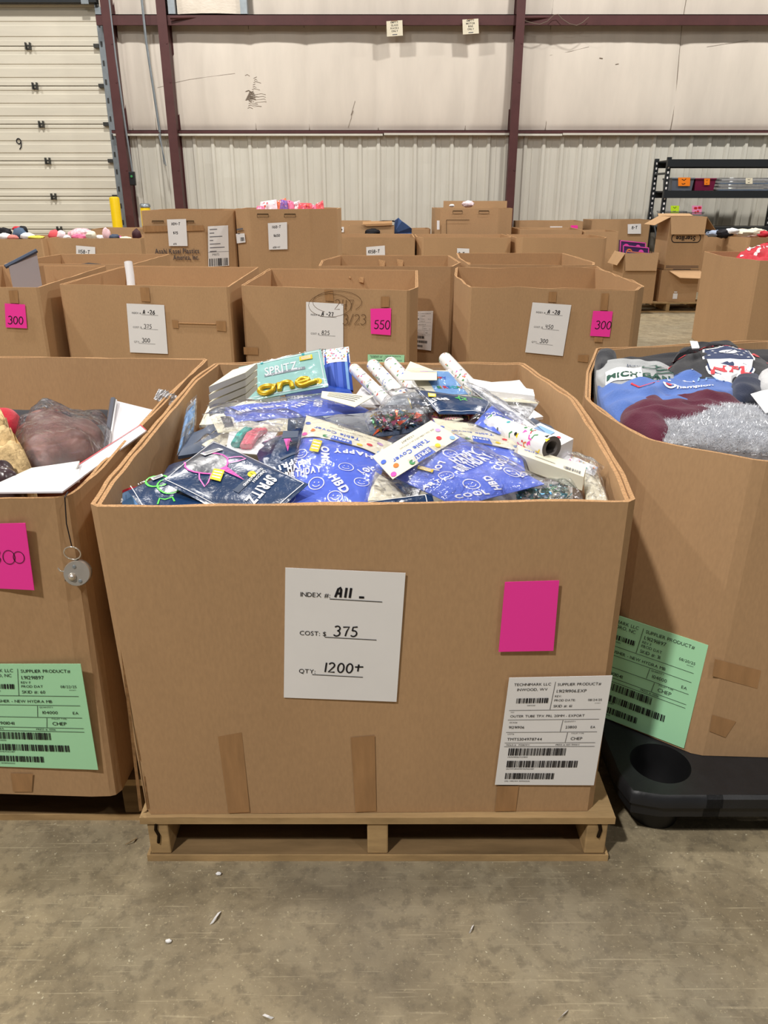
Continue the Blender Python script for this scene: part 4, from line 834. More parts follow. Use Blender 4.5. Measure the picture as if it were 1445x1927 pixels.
# under-layer: packs filling the box below the visible ones
fill = [(300, 900, 150, 20, NAVY), (420, 930, 160, -30, CREAM), (560, 930, 170, 10, PERI), (700, 935, 160, -20, NAVY), (850, 935, 170, 25, CREAM), (990, 930, 170, -10, PAPER), (1060, 880, 120, 40, CREAM),
        (380, 830, 150, 35, SLATE), (500, 850, 170, -15, CREAM), (640, 850, 170, 20, PAPER), (790, 850, 170, -25, NAVY), (930, 860, 170, 15, CREAM), (1040, 820, 110, -35, SLATE),
        (440, 780, 130, 15, CREAM), (560, 790, 150, -10, SLATE), (690, 800, 150, 20, GFOIL), (830, 800, 160, -15, NAVY), (960, 780, 120, 30, PAPER), (470, 740, 110, 0, CREAM), (600, 745, 120, 12, ROYAL), (730, 750, 120, -12, PAPER), (860, 745, 120, 8, CREAM), (950, 740, 90, 20, PAPER)]
FN = {'navy_foil': 'navy foil party pack', 'cream_card': 'cream card party pack', 'periwinkle_vinyl': 'periwinkle vinyl table cover pack', 'white_paper': 'white party pack', 'slate_print': 'dark slate party pack', 'grey_foil': 'grey foil party pack', 'royal_blue_card': 'royal blue card pack'}
for i, (x, y, s, an, m) in enumerate(fill):
    c = HC(x, y, -.045 - .004 * (i % 3)); a = math.radians(an); r = .085; ex = V((math.cos(a), math.sin(a), .0)) * r * 1.1; ey = V((-math.sin(a), math.cos(a), .07)) * r
    lim = lambda p: V((max(-.475, min(.42, p.x)), max(1.285, min(2.36, p.y)), p.z)); q = Quad([lim(c - ex + ey), lim(c + ex + ey), lim(c + ex - ey), lim(c - ex - ey)], .008, .012, .008, i); mb = MB(); body(mb, q, m, 6, 6)
    rowi = 'front' if y > 890 else 'middle' if y > 810 else 'rear'
    mb.build('party_pack', smooth=True, label='%s buried in the %s of the heap' % (FN[m.name], rowi), cat='party pack', group='%s packs buried in the %s of the heap' % (FN[m.name], rowi))
def pack(name, label, q, m, cat='party pack', draw=None, nu=20, under=None, tk=0, extra=None):
    mb = MB()
    if tk: slab(mb, q, tk, m)
    else: body(mb, q, m, nu, nu, True, under)
    if draw: draw(Pr(q, mb, .0015))
    return mb.build(name, smooth=not tk, label=label, cat=cat)
# --- back of the heap
for k_ in range(4):
    q = HC.q([(438, 697 + 13 * k_), (484, 684 + 13 * k_), (462, 702 + 14 * k_), (393, 729 + 15 * k_)], .085 - .019 * k_)
    pack('cream_box', 'cream slim box %s in the leaning stack behind the mint balloon card' % ('topmost', 'second from top', 'third from top', 'lowest')[k_], q, CREAM, 'box', None, tk=.0135)
q = Quad([at_y(609, 664, 2.3), at_y(657, 657, 2.3), at_y(665, 738, 2.2), at_y(614, 740, 2.2)], .012, .012)
def bagd(d):
    a = d.q.a
    d.rect(0, a * .62, 1, a, WHITE, 0, 6); [d.rect(x, 0, x + w_, a * .62, m_, 0, 6) for x, w_, m_ in ((0, .14, ROYAL), (.22, .16, LOGOB), (.5, .18, LOGOB), (.8, .1, SKY))]
    r = random.Random(5)
    for i in range(42):
        x, y, an = r.uniform(.05, .95), r.uniform(a * .65, a * .97), r.uniform(0, 3.1); d.line([(x, y), (x + .07 * math.cos(an), y + .07 * math.sin(an))], .028, r.choice((ROYAL, RED, ORNG, TEAL, YEL, HOTP, GRN)), .0005)
pack('gift_bag', 'blue striped paper gift bag with a sprinkle patterned top behind the balloon card', q, ROYAL, 'gift bag', bagd)
q = Quad([at_y(450, 693, 2.17), at_y(604, 659, 2.2), at_y(618, 729, 2.08), at_y(453, 759, 2.06)], .004, .004)
mint = pack('balloon_card', 'mint green balloon pack printed SPRITZ with gold letters one', q, MINT, 'balloon pack', lambda d: (d.frame(.03, .03, .97, d.q.a - .03, .009, WHITE), d.tpx('SPRITZ', (500, 711), (561, 698), (498, 697), WHITE, .02), d.rect(.3, d.q.a * .53, .78, d.q.a * .60, GFOIL), d.text('BALLOON', .32, d.q.a * .545, .04, WHITE, 'L', .02, z=.0004), d.text('8+', .70, d.q.a * .545, .04, WHITE, 'L', .02, z=.0004), d.disc(.9, d.q.a * .16, .045, YEL), d.text('1', .9, d.q.a * .14, .05, INK, 'C', .02, z=.0004), d.disc(.28, d.q.a * .95, .018, TEAL), d.disc(.78, d.q.a * .95, .018, TEAL)))
def gold_one():
    mb = MB(); P = lambda x, y: q.P(x, y, .006); r = .0072; a = q.a
    o = lambda cx, cy, rx, ry, a0=0, a1=360, n=22: [P(x, cy * a + y) for x, y in _arc(cx, 0, rx, ry, a0, a1, n)]
    mb.tube(o(.31, .27, .082, .088)[:-1], r, GOLD, 10, closed=True)
    mb.tube([P(.45, a * .42), P(.46, a * .3), P(.455, a * .13)], r, GOLD, 10); mb.tube([P(.46, a * .22)] + o(.535, .32, .062, .06, 165, 5, 12) + [P(.60, a * .22), P(.605, a * .14)], r, GOLD, 10)
    mb.tube([P(.655, a * .26), P(.76, a * .3)] + o(.735, .30, .072, .085, 20, 315, 20) + [P(.85, a * .22), P(.88, a * .27)], r, GOLD, 10)
    mb.tube([P(.27, a * .40), P(.34, a * .41), P(.42, a * .36)], r * .8, GOLD, 8)
    mb.build('gold_lettering', mint, smooth=True, label='puffed gold lettering one')
gold_one(); sticker(mint, q, [(564, 676), (588, 671), (589, 679), (565, 684)]); sleeve(mint, q, FILM1, .004, .002, .002, .002)
SPR = (RED, ORNG, GRN, TEAL, LOGOB, YEL, INK, HOTP, ORNG, GRN)
def roll(name, label, a, b, r, hollow=True, core=None, n=70, seed=1):
    c = Cyl(a, b, r); mb = MB(); mb.grid(lambda u, v: c.P(u, v), 28, 12, M('glossy_white_paper', (240, 239, 238), .3, .5, coat=.5), wrap=True); d = Pr(c, mb, .0006); rr = random.Random(seed)
    for i in range(n):
        x, y = rr.random(), rr.random() * c.a; an = rr.uniform(0, 6.3); m_ = rr.choice(SPR); t = rr.random()
        if t < .35: d.disc(x, y, rr.uniform(.012, .03), m_, n=7)
        elif t < .75: d.line([(x, y), (x + .06 * math.cos(an), y + .06 * math.sin(an)), (x + .1 * math.cos(an + .5), y + .1 * math.sin(an + .5))], .022, m_)
        else: d.mesh([(x, y), (x + .08 * math.cos(an), y + .08 * math.sin(an)), (x + .07 * math.cos(an + .9), y + .07 * math.sin(an + .9))], [(0, 1, 2)], m_)
    o = mb.build(name, smooth=True, label=label, cat='wrapping paper'); t = (c.p1 - c.p0).normalized()
    for p, s in ((c.p0, -1), (c.p1, 1)):
        mb = MB(); mb.lathe([(r, 0), (r * .62, 0), (r * .55, -.004), (r * .5, -.03), (0, -.03)] if hollow else [(r, 0), (r * .9, .006), (r * .5, .012), (0, .013)], p, (core or SLATE) if hollow else WHITE, 24, t * s); mb.build('rolled_end', o, smooth=True, label='grey layered roll end' if hollow else None)
    return o
for i, (a, b, r, lab) in enumerate((((667, 695), (728, 757), .0165, 'confetti printed wrapping roll next to the blue gift bag'), ((702, 688), (760, 752), .0185, 'confetti printed wrapping roll in the middle of the upright three'), ((735, 684), (795, 750), .0195, 'confetti printed wrapping roll beside the cream birthday banner pack'))):
    roll('wrapping_roll', lab, at_y(*a, 2.2), HC(*b, .02), r, False, seed=i + 3)
roll('wrapping_roll', 'long confetti printed wrapping roll sticking up over the back rim', at_y(838, 676, 2.22), HC(935, 782, .03), .0195, False, n=110, seed=9)
q = HC.q([(772, 681), (822, 700), (822, 716), (752, 716)], .08); pack('cream_card_pack', 'cream card corner poking up behind the birthday banner pack', q, CREAM)
q = HC.q([(768, 697, .035), (842, 698, .035), (888, 750), (800, 752)], .045, bulge=.003)
def bann(d):
    a = d.q.a; d.rect(.3, a * .1, .98, a * .93, SKY, 0, 8); d.rect(.26, a * .72, .46, a * .93, M('lilac_print', (196, 160, 214), .5), .0003); r = random.Random(4)
    d.line([(.3, a * .8), (.36, a * .84), (.42, a * .8)], .03, HOTP, .0006)
    for li, t in enumerate(('HAPPY', 'BIRTHDAY')):
        for j, ch in enumerate(t): d.text(ch, .40 + .068 * j, a * (.62 - .33 * li), .15, (TEAL, GRN, ORNG, RED, LOGOB, TEAL)[(j + li) % 6], 'L', .045, z=.0007)
b_ = pack('banner_pack', 'cream birthday banner pack with a light blue picture between the wrapping rolls', q, CREAM, 'banner pack', bann); sleeve(b_, q, FILM1, .006, .003, .004, .003)
q = HC.q([(878, 712), (1003, 734), (1006, 746), (893, 733)], .075); pack('white_package', 'white flat package at the back right of the heap', q, PAPER, tk=.016)
q = HC.q([(872, 728), (995, 746), (1013, 760), (905, 752)], .06, bulge=.004, wr=.004); o = pack('white_package', 'cream white package with folded corner on top of the striped bag', q, CREAM); sleeve(o, q, FILM2, .006, .003, .006)
def dashes(nx, ny, seed):
    def f(d):
        r = random.Random(seed); a = d.q.a
        for i in range(nx):
            for j in range(ny):
                x = (i + .5 + .5 * (j % 2)) / nx; y = a * (j + .5) / ny; d.line([(x - .36 / nx, y), (x + .1 / nx, y + .003)], .02, INK)
    return f
q = HC.q([(880, 744), (1012, 761), (986, 798), (940, 800)], .045, bulge=.006, wr=.005); o = pack('striped_bag', 'white gift bag with black dashes under the white packages', q, WHITE, 'gift bag', dashes(7, 7, 1)); sleeve(o, q, FILM1, .004)
q = HC.q([(872, 722, .02), (905, 735, .02), (1032, 822), (988, 812)], .055, bulge=.008, wr=.004); o = pack('striped_wrap', 'long white wrap with black dashes lying across the heap', q, WHITE, 'wrapping paper', dashes(3, 15, 2)); sleeve(o, q, FILM2, .005, .004, .006)
roll('wrapping_roll', 'confetti printed wrapping roll with its grey hollow end facing front', HC(925, 800, .06), HC(1038, 843, .075), .0235, True, M('roll_core', (98, 92, 90), .8), 60, seed=21)
q = HC.q([(1016, 797, .03), (1079, 827, .03), (1050, 842, .03), (985, 812, .03)], .03); o = pack('white_box', 'white printed box against the right inner wall', q, PAPER, 'box', lambda d: (d.rect(.1, d.q.a * .3, .55, d.q.a * .8, SKY), d.disc(.75, d.q.a * .6, .05, RED), d.text('PARTY', .1, d.q.a * .1, .09, LOGOB)), tk=.045)
q = HC.q([(1045, 848), (1125, 880), (1118, 896), (1050, 872)], .02, bulge=.008, wr=.006); o = pack('confetti_pouch', 'white confetti print pouch in a clear bag beside the cream long box', q, WHITE, 'party pack', lambda d: [d.disc(R.random(), R.random() * d.q.a, .02, R.choice(SPR)) for _ in range(24)]); sleeve(o, q, FILM2, .012, .004, .01)
q = HC.q([(975, 838), (1103, 879), (1098, 899), (966, 852)], .06); o = pack('cream_box', 'long cream box with a blue dot at its end, right front of the heap', q, CREAM, 'box', lambda d: (d.text('SPRITZ', .12, d.q.a * .55, .06, LOGOB, 'L', .02), d.seg(.3, d.q.a * .3, .6, d.q.a * .25, .012, GREY), d.bars(.72, d.q.a * .1, .95, d.q.a * .35, GREY, 24)), tk=.026)
mb = MB(); f = Quad([q.bl, q.br, q.br - q.n * .026, q.bl - q.n * .026], .0006); d = Pr(f, mb); d.disc(.09, f.a * .52, .035, SKY); mb.build('printed_dot', o, label='blue dot')
q = Quad([at_y(1096, 890, 1.45), at_y(1112, 868, 1.56), at_y(1144, 954, 1.30), at_y(1103, 956, 1.29)], .006, .004); o = pack('cream_box', 'cream box standing on edge against the right wall near the front', q, CREAM, 'box'); sleeve(o, q, FILM2, .004, .004, .008)
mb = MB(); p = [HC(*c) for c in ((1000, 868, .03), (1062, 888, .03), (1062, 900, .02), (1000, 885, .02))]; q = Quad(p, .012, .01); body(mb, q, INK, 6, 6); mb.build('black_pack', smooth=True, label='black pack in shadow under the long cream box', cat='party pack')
# --- middle of the heap
q = HC.q([(738, 745), (790, 738), (818, 775), (703, 797)], .05, bulge=.01, wr=.008); o = pack('grey_pouch', 'grey foil pouch in a clear bag in front of the wrapping rolls', q, GFOIL, 'party pack', lambda d: (d.rect(.62, d.q.a * .15, .95, d.q.a * .5, SLATE), d.line([(.55, d.q.a * .5), (.6, d.q.a * .35), (.62, d.q.a * .15)], .012, YEL, .0004), d.seg(.65, d.q.a * .4, .9, d.q.a * .4, .02, GREY, .0005))); sleeve(o, q, FILM2, .02, .005, .012)
q = HC.q([(781, 734), (926, 755), (912, 780), (826, 780)], .065, bulge=.008, wr=.004)
def star(d):
    a = d.q.a; d.frame(.02, a * .06, .98, a * .95, .008, WHITE); x, y = quad_inv(d.q, 822, 756); d.text('SPRITZ', x + .16, y + .06, .14, WHITE, 'L', .045, 205)
    cx, cy = quad_inv(d.q, 868, 758); pts = [(cx + (.1 if k % 2 == 0 else .04) * math.cos(math.radians(90 + 36 * k + 20)), cy + (.1 if k % 2 == 0 else .04) * math.sin(math.radians(90 + 36 * k + 20))) for k in range(10)]
    d.line(pts, .018, LIME, closed=True); x, y = quad_inv(d.q, 900, 755); d.line([(x - .1, y), (x, y + .05), (x + .05, y - .02)], .012, LIME)
o = pack('glow_star_pack', 'navy SPRITZ foil pack with a glow green star lying across the heap', q, NAVY, 'party pack', star, under=NAVYD); sticker(o, q, [(805, 746), (820, 749), (820, 756), (806, 754)])
VT = lambda d, items: [d.text(t, *quad_inv(d.q, x, y), s, WHITE, 'C', .045, r, z=.0003, sp=.1) if k == 't' else d.smile(*quad_inv(d.q, x, y), s, WHITE, r) for k, t, x, y, s, r in items]
q = HC.q([(405, 765, -.01), (520, 742, .01), (690, 768, .01), (430, 790, -.01)], .03, bulge=.014, wr=.01, seed=4)
q = HC.q([(412, 768), (640, 748), (700, 776), (436, 796)], .03, bulge=.010, wr=.006, seed=4)
o = pack('table_cover_pack', 'periwinkle birthday table cover pack lying flat below the mint balloon card', q, PERI, 'table cover', lambda d: VT(d, (('t', 'HAPPY', 520, 765, .06, 10), ('t', 'BIRTHDAY', 500, 778, .075, 10), ('t', 'PARTY', 575, 768, .07, 40), ('t', 'HBD', 606, 766, .08, 60), ('s', '', 640, 765, .035, 0), ('t', 'LOL', 470, 755, .05, 20), ('t', 'COOL', 560, 750, .05, 200), ('t', 'OMG', 620, 752, .05, 160)))); sleeve(o, q, FILM2, .03, .005, .008, .004)
mb = MB(); q2 = HC.q([(606, 737), (704, 746), (668, 767), (604, 749)], .066, bulge=.003); body(mb, q2, CREAM, 6, 6); d = Pr(q2, mb); [d.seg(.15, q2.a * (.3 + .15 * k), .85, q2.a * (.3 + .15 * k), .02, GREY) for k in range(4)]; mb.build('header_card', o, smooth=True)
q = HC.q([(398, 790), (560, 792), (555, 812), (410, 815)], .02, bulge=.01, wr=.012); o = pack('bagged_card', 'cream cards in a crinkled clear bag left of the shredded foil', q, CREAM, 'party pack', lambda d: (d.rect(.1, d.q.a * .1, .22, d.q.a * .9, INK), d.rect(.9, .0, 1, d.q.a * .8, SLATE))); sleeve(o, q, FILM2, .025, .01, .016, .012)
def foilbits(o, q, cols, n, seed, s=.012, hh=.014):
    mb = MB(); r = random.Random(seed)
    for i in range(n):
        u, v = r.uniform(.06, .94), r.uniform(.1, .9); p = q.P(u, v, r.uniform(0, hh)); a = [V((r.uniform(-1, 1), r.uniform(-1, 1), r.uniform(-.7, .7))) * s for _ in range(4)]
        m_ = r.choice(cols); mb.mesh([p + a[0], p + a[1], p - a[0] * .8, p + a[2], p + a[3]], [(0, 1, 2), (0, 2, 3), (1, 4, 2)], m_)
    mb.build('foil_shreds', o, kind='stuff')
FB = [M('foil_' + n_, c, .22, .6, .7) for n_, c in (('gold', (232, 200, 90)), ('purple', (170, 70, 210)), ('orange', (240, 96, 50)), ('blue', (110, 180, 220)), ('green', (50, 120, 70)), ('silver', (190, 195, 205)), ('pink', (236, 90, 140)))]
q = HC.q([(690, 795), (800, 782), (795, 812), (700, 825)], .035, bulge=.012, wr=.006); o = pack('shred_bag', 'clear bag of multicoloured foil shreds in the middle of the heap', q, SLATE, 'party pack'); foilbits(o, q, FB, 170, 3); sleeve(o, q, FILM2, .012, .02, .012)
q = HC.q([(800, 780), (905, 778), (900, 800), (815, 798)], .03, bulge=.008, wr=.006); o = pack('shred_bag', 'clear bag of pink and gold shreds behind the rear table cover header', q, M('dusty_pink', (206, 140, 150), .5), 'party pack'); foilbits(o, q, [FB[0], FB[6], FB[2], FB[4]], 80, 5, .01); sleeve(o, q, FILM2, .01, .012, .01)
q = HC.q([(830, 790, -.005), (865, 776), (872, 790), (830, 800)], .052, bulge=.004); pack('napkin_pack', 'small pack of pink striped napkins poking up behind the table covers', q, CREAM, 'napkins', lambda d: [d.seg(.1 + .12 * k, .1, .1 + .12 * k, d.q.a * .9, .06, M('dusty_pink', (206, 140, 150), .5)) for k in range(8)])
q = HC.q([(925, 764), (968, 794), (940, 818), (893, 798)], .065, bulge=.006, wr=.006); o = pack('table_cover_pack', 'folded corner of a periwinkle pack in clear film beside the rolls', q, PERI, 'table cover', lambda d: d.text('COOL', .2, d.q.a * .4, .22, WHITE, 'L', .045, 40)); sleeve(o, q, FILM1, .02, .004, .008)
# left side of the heap
q = Quad([at_y(350, 772, 1.95), at_y(368, 752, 2.0), at_y(364, 822, 1.83), at_y(333, 858, 1.7)], .004, .012, .008); o = pack('blue_pouch', 'blue pouch in a clear bag standing against the left inner wall', q, SKY, 'party pack', lambda d: (d.rect(0, 0, 1, d.q.a * .45, GFOIL), d.rect(0, d.q.a * .8, 1, d.q.a, GFOIL))); sleeve(o, q, FILM2, .015, .006, .012)
q = HC.q([(380, 838), (430, 810), (470, 815), (405, 850)], .0, bulge=.006, wr=.006); o = pack('cream_card_pack', 'cream card in a clear bag left of the pink tassels', q, CREAM); sleeve(o, q, FILM2, .02, .006, .014)
q = HC.q([(432, 812), (522, 815), (500, 858), (425, 850)], .02, bulge=.006, wr=.004)
TP = M('tassel_pink', (226, 116, 132), .6); TT = M('tassel_teal', (70, 168, 158), .6)
o = pack('tassel_pack', 'clear pack of pink and teal tassels on white card', q, PAPER, 'party pack'); mb = MB()
for k_, (x, m_) in enumerate(((.2, TT), (.27, TT), (.42, TP), (.5, TP), (.58, TP))):
    mb.tube([q.P(x + .18, .9, .006), q.P(x + .08, .5, .01), q.P(x, .1, .008)], .007, m_, 8)
mb.build('tassels', o, smooth=True, label='pink and teal tassels'); sleeve(o, q, FILM2, .02, .014, .01)
def unicorn(q, sp, ring_, horn, ears, kit, dot, sub):
    def f(d):
        a = d.q.a; d.frame(.035, .035, .965, a - .035, .008, WHITE); L_ = lambda pts: [quad_inv(d.q, x, y) for x, y in pts]
        d.tpx('SPRITZ', (508, 908), (461, 948), (522, 920), WHITE); b0, b1 = quad_inv(d.q, 496, 893), quad_inv(d.q, 445, 935); d.line([b0, b1], .085, SLATE); d.tpx('UNICORN', (499, 899), (476, 918), (503, 902), WHITE, .02, .0006); d.tpx('GLOW HEADBAND', (494, 894), (458, 924), (498, 897), WHITE, .02, .0006)
        x, y = quad_inv(d.q, 476, 905); d.disc(x, y, .055, YEL); d.text('1', x, y - .02, .055, INK, 'C', .02, z=.0004); d.tpx('1 KIT', (338, 888), (327, 899), (342, 891), WHITE, .02)
        rp = L_(ring_); cxy = (sum(p[0] for p in rp) / len(rp), sum(p[1] for p in rp) / len(rp)); [d.mesh([(cxy[0] + (p[0] - cxy[0]) * t0, cxy[1] + (p[1] - cxy[1]) * t0) for t0, p in ((j / 6, p_) for j in range(7) for p_ in rp)], [(j * len(rp) + i, j * len(rp) + (i + 1) % len(rp), (j + 1) * len(rp) + (i + 1) % len(rp), (j + 1) * len(rp) + i) for j in range(6) for i in range(len(rp))], NAVYD, -.0005)]; d.line(rp, .022, HOTP); [d.line(L_(e), .018, M('light_pink_print', (246, 130, 200), .5)) for e in ears]
        hp = L_(horn); d.mesh(hp, [(0, 1, 2)], HOTP, .0003)
        for k in range(1, 7): t = k / 7; d.line([(hp[0][0] * (1 - t) + hp[2][0] * t, hp[0][1] * (1 - t) + hp[2][1] * t), (hp[1][0] * (1 - t) + hp[2][0] * t, hp[1][1] * (1 - t) + hp[2][1] * t)], .008, M('light_pink_print', (246, 130, 200), .5), .0007)
    return f
q = HC.q([(585, 870, 0), (498, 905, 0), (478, 838, 0), (565, 806, 0)], .02, bulge=.008, wr=.003, seed=8)
def uni2(d):
    a = d.q.a; L_ = lambda pts: [quad_inv(d.q, x, y) for x, y in pts]; d.line(L_([(498, 838), (515, 826), (535, 826), (550, 840)]), .014, HOTP); d.mesh(L_([(534, 832), (548, 832), (542, 858)]), [(0, 1, 2)], HOTP); d.text('SPRITZ', *quad_inv(d.q, 560, 868), .2, WHITE, 'L', .045, 5); d.rect(.1, a * .7, .6, a * .76, SLATE)
o = pack('unicorn_headband_pack', 'navy unicorn headband pack half hidden between tassels and table cover', q, NAVY, 'party pack', uni2, under=NAVYD)
for (x0, y0, x1, y1) in ((548, 808, 560, 816),): mb = MB(); q3 = HC.q([(533, 812), (562, 812), (560, 824), (530, 826)], .05); body(mb, q3, SLATE, 4, 4); mb.build('back_flap', o)
# front left: glow packs and plates
q = HC.q([(388, 948), (282, 980, 'Y', 1.262), (241, 924, 0), (338, 880, 0)], .02, bulge=.008, wr=.003, seed=2)
def green(d):
    a = d.q.a; L_ = lambda pts: [quad_inv(d.q, x, y) for x, y in pts]; d.seg(*quad_inv(d.q, 246, 921), *quad_inv(d.q, 274, 962), .012, WHITE); x, y = quad_inv(d.q, 263, 914); d.text('1 KIT', x - .14, y - .0, .09, WHITE, 'L', .02)
    for cx, cy in ((297, 912), (320, 924)): d.line(L_([(cx + 22 * math.cos(t / 4 * 1.5708), cy + 14 * math.sin(t / 4 * 1.5708)) for t in range(17)]), .035, LIME)
    d.line(L_([(298, 955), (302, 946), (312, 948), (326, 945), (330, 952)]), .03, LIME)
o = pack('glow_bracelet_pack', 'navy foil glow pack with green linked rings in the front left corner', q, NAVY, 'party pack', green, under=NAVYD); sticker(o, q, [(284, 904), (306, 897), (309, 905), (290, 913)], PAPER)
PLB = M('plate_blue', (120, 170, 226), .35, .4)
for (x, y, Yd, r, ax, lab) in ((262, 966, 1.36, .055, (.2, -.65, 1), 'blue paper plate with a red rim in the front left corner'), (365, 971, 1.33, .062, (0, -.55, 1), 'blue and white printed paper plate with a red rim by the front wall')):
    c = at_y(x, y, Yd); c.y = max(c.y, 1.245 + r * .95); mb = MB(); mb.lathe([(0, 0), (r * .6, 0), (r * .7, .004), (r * .95, .010)], c, WHITE if x > 300 else PLB, 36, ax); A_ = V(ax).normalized(); ux = A_.cross(V((0, 1, 0))).normalized(); uy = A_.cross(ux); r_ = random.Random(x)
    for i in range(46 if x > 300 else 14):
        an = r_.uniform(0, 6.28); rad = r * r_.uniform(.1, .88); p = c + (ux * math.cos(an) + uy * math.sin(an)) * rad + A_ * (.0125 if rad > r * .65 else .0012); s = r * .08
        mb.mesh([p + ux * s, p + uy * s, p - ux * s * .8, p - uy * s], [(0, 1, 2, 3)], r_.choice((PLB, SKY, SLATE, ROYAL, RED)) if x > 300 else WHITE)
    o = mb.build('paper_plate', smooth=True, label=lab, cat='plate'); mb = MB(); mb.lathe([(r * .94, .0105), (r, .013), (r, .011), (r * .94, .0085)], c, RED, 40, ax); mb.build('red_rim', o, smooth=True, label='red rim')
# front: the big unicorn pack, table covers
q = HC.q([(580, 912), (482, 1000, 'Y', 1.258), (304, 906, 0), (402, 831, 0)], .05, bulge=.012, wr=.003, seed=6)
rg = [(347, 876), (350, 884), (349, 891), (356, 899), (368, 903), (384, 904), (401, 904), (415, 900), (426, 891), (430, 880), (429, 868), (421, 860), (410, 856), (398, 855), (388, 853), (383, 851)]
uni = pack('unicorn_headband_pack', 'big navy unicorn glow headband pack reading SPRITZ at the front left of the heap', q, NAVY, 'party pack', unicorn(q, 0, rg, [(415, 893), (427, 886), (462, 915)], [[(429, 868), (440, 865), (455, 864), (463, 869), (450, 875), (432, 879)], [(377, 903), (377, 915), (387, 928), (394, 920), (400, 904)]], 0, 0, 0), under=NAVYD)
mb = MB(); L_ = [quad_inv(q, 382 + 26 * math.cos(t), 880 + 20 * math.sin(t)) for t in [2 * math.pi * i / 24 for i in range(24)]]
sticker(uni, q, [(405, 894), (425, 897), (417, 919), (397, 915)]); sticker(uni, q, [(378, 856), (412, 842), (421, 846), (387, 863)], PAPER)
DOTS = (HOTP, ORNG, GRN, YEL, RED, SKY, M('lilac_print', (196, 160, 214), .5), LOGOB)
def header(o, q, v0, v1, dots, name='header_card', up=.004, flip=True):
    h = Sub(q, v0, v1, up); mb = MB(); mb.grid(lambda u, v: h.P(u, v), 20, 8, CREAM); mb.grid(lambda u, v: h.P(1 - u, v, -.001), 20, 8, CREAM); d = Pr(h, mb, .0008); A_ = h.a
    d.mesh([(.36, .0), (.62, .0), (.6, A_ * .24), (.38, A_ * .24)], [(0, 1, 2, 3)], LOGOB); d.text('SPRITZ', .58, A_ * .19, .075, WHITE, 'L', .045, 180, z=.0004); d.text('Table Cover', .68, A_ * .5, .095, LOGOB, 'L', .02, 180); d.text('SIZE: 52in x 108in (132.5 cm x 274.3 cm)', .88, A_ * .68, .034, GREY, 'L', 0, 180); d.text('1 COUNT', .6, A_ * .86, .05, GREY, 'L', 0, 180)
    for i, (x, y) in enumerate(dots): d.disc(x, A_ * y, .034, DOTS[i % 8], z=.0002, n=16)
    return mb.build(name, o, smooth=True, label='cream header card printed SPRITZ Table Cover')
DT = [(.04, .1), (.13, .28), (.3, .1), (.7, .12), (.8, .3), (.93, .1), (.9, .55), (.05, .6)]
q = HC.q([(577, 785), (738, 838), (695, 953, -.02), (536, 957, -.02)], .035, bulge=.014, wr=.005, seed=11)
tA = pack('table_cover_pack', 'periwinkle HAPPY BIRTHDAY table cover with cream header beside the unicorn pack', q, PERI, 'table cover', lambda d: (d.tpx('HAPPY', (542, 891), (590, 886), (541, 877), WHITE), d.tpx('BIRTHDAY', (537, 906), (606, 903), (536, 892), WHITE), VT(d, (('s', '', 566, 861, .08, 0), ('t', 'OMG', 606, 868, .13, -80), ('s', '', 652, 893, .085, 0), ('s', '', 596, 921, .09, 0), ('t', 'HBD', 632, 926, .15, -50), ('s', '', 631, 943, .085, 0), ('s', '', 681, 917, .085, 0), ('t', 'LOL', 694, 896, .11, 55), ('t', 'HAPPY', 664, 862, .12, 190), ('s', '', 545, 945, .07, 0)))))
header(tA, q, .70, 1., DT); sticker(tA, q, [(591, 841), (608, 847), (600, 867), (583, 863)], off=.006); sleeve(tA, q, FILM1, .012, .005, .006, .008)
q = HC.q([(814, 791), (973, 815), (988, 888), (862, 872)], .05, bulge=.006, wr=.004, seed=12)
tC = pack('table_cover_pack', 'rear table cover pack with dotted cream header, under another table cover', q, PERI, 'table cover', lambda d: VT(d, (('t', 'COOL', 915, 868, .08, -20), ('s', '', 944, 868, .09, 0), ('t', 'HBD', 965, 880, .08, 20))))
header(tC, q, .42, 1., DT); sleeve(tC, q, FILM1, .008, .004, .006, .006)
q = HC.q([(728, 893), (856, 818), (1024, 912, -.015), (860, 954, -.036)], .064, bulge=.012, wr=.006, seed=13)
tB = pack('table_cover_pack', 'frontmost periwinkle HAPPY BIRTHDAY table cover pack with tilted cream header', q, PERI, 'table cover', lambda d: (d.tpx('HAPPY', (858, 886), (906, 862), (852, 872), WHITE), d.tpx('BIRTHDAY', (868, 901), (928, 870), (862, 886), WHITE), VT(d, (('t', 'LOL', 818, 890, .09, 200), ('s', '', 846, 866, .07, 0), ('s', '', 838, 907, .07, 0), ('s', '', 886, 919, .075, 0), ('t', 'COOL', 948, 886, .1, 25), ('s', '', 962, 902, .07, 0), ('t', 'HBD', 931, 918, .1, 75), ('t', 'COOL', 826, 846, .11, 20), ('t', 'PARTY', 815, 921, .08, -15), ('t', 'COOL', 890, 935, .1, -15), ('t', 'LOL', 990, 907, .08, 10)))))
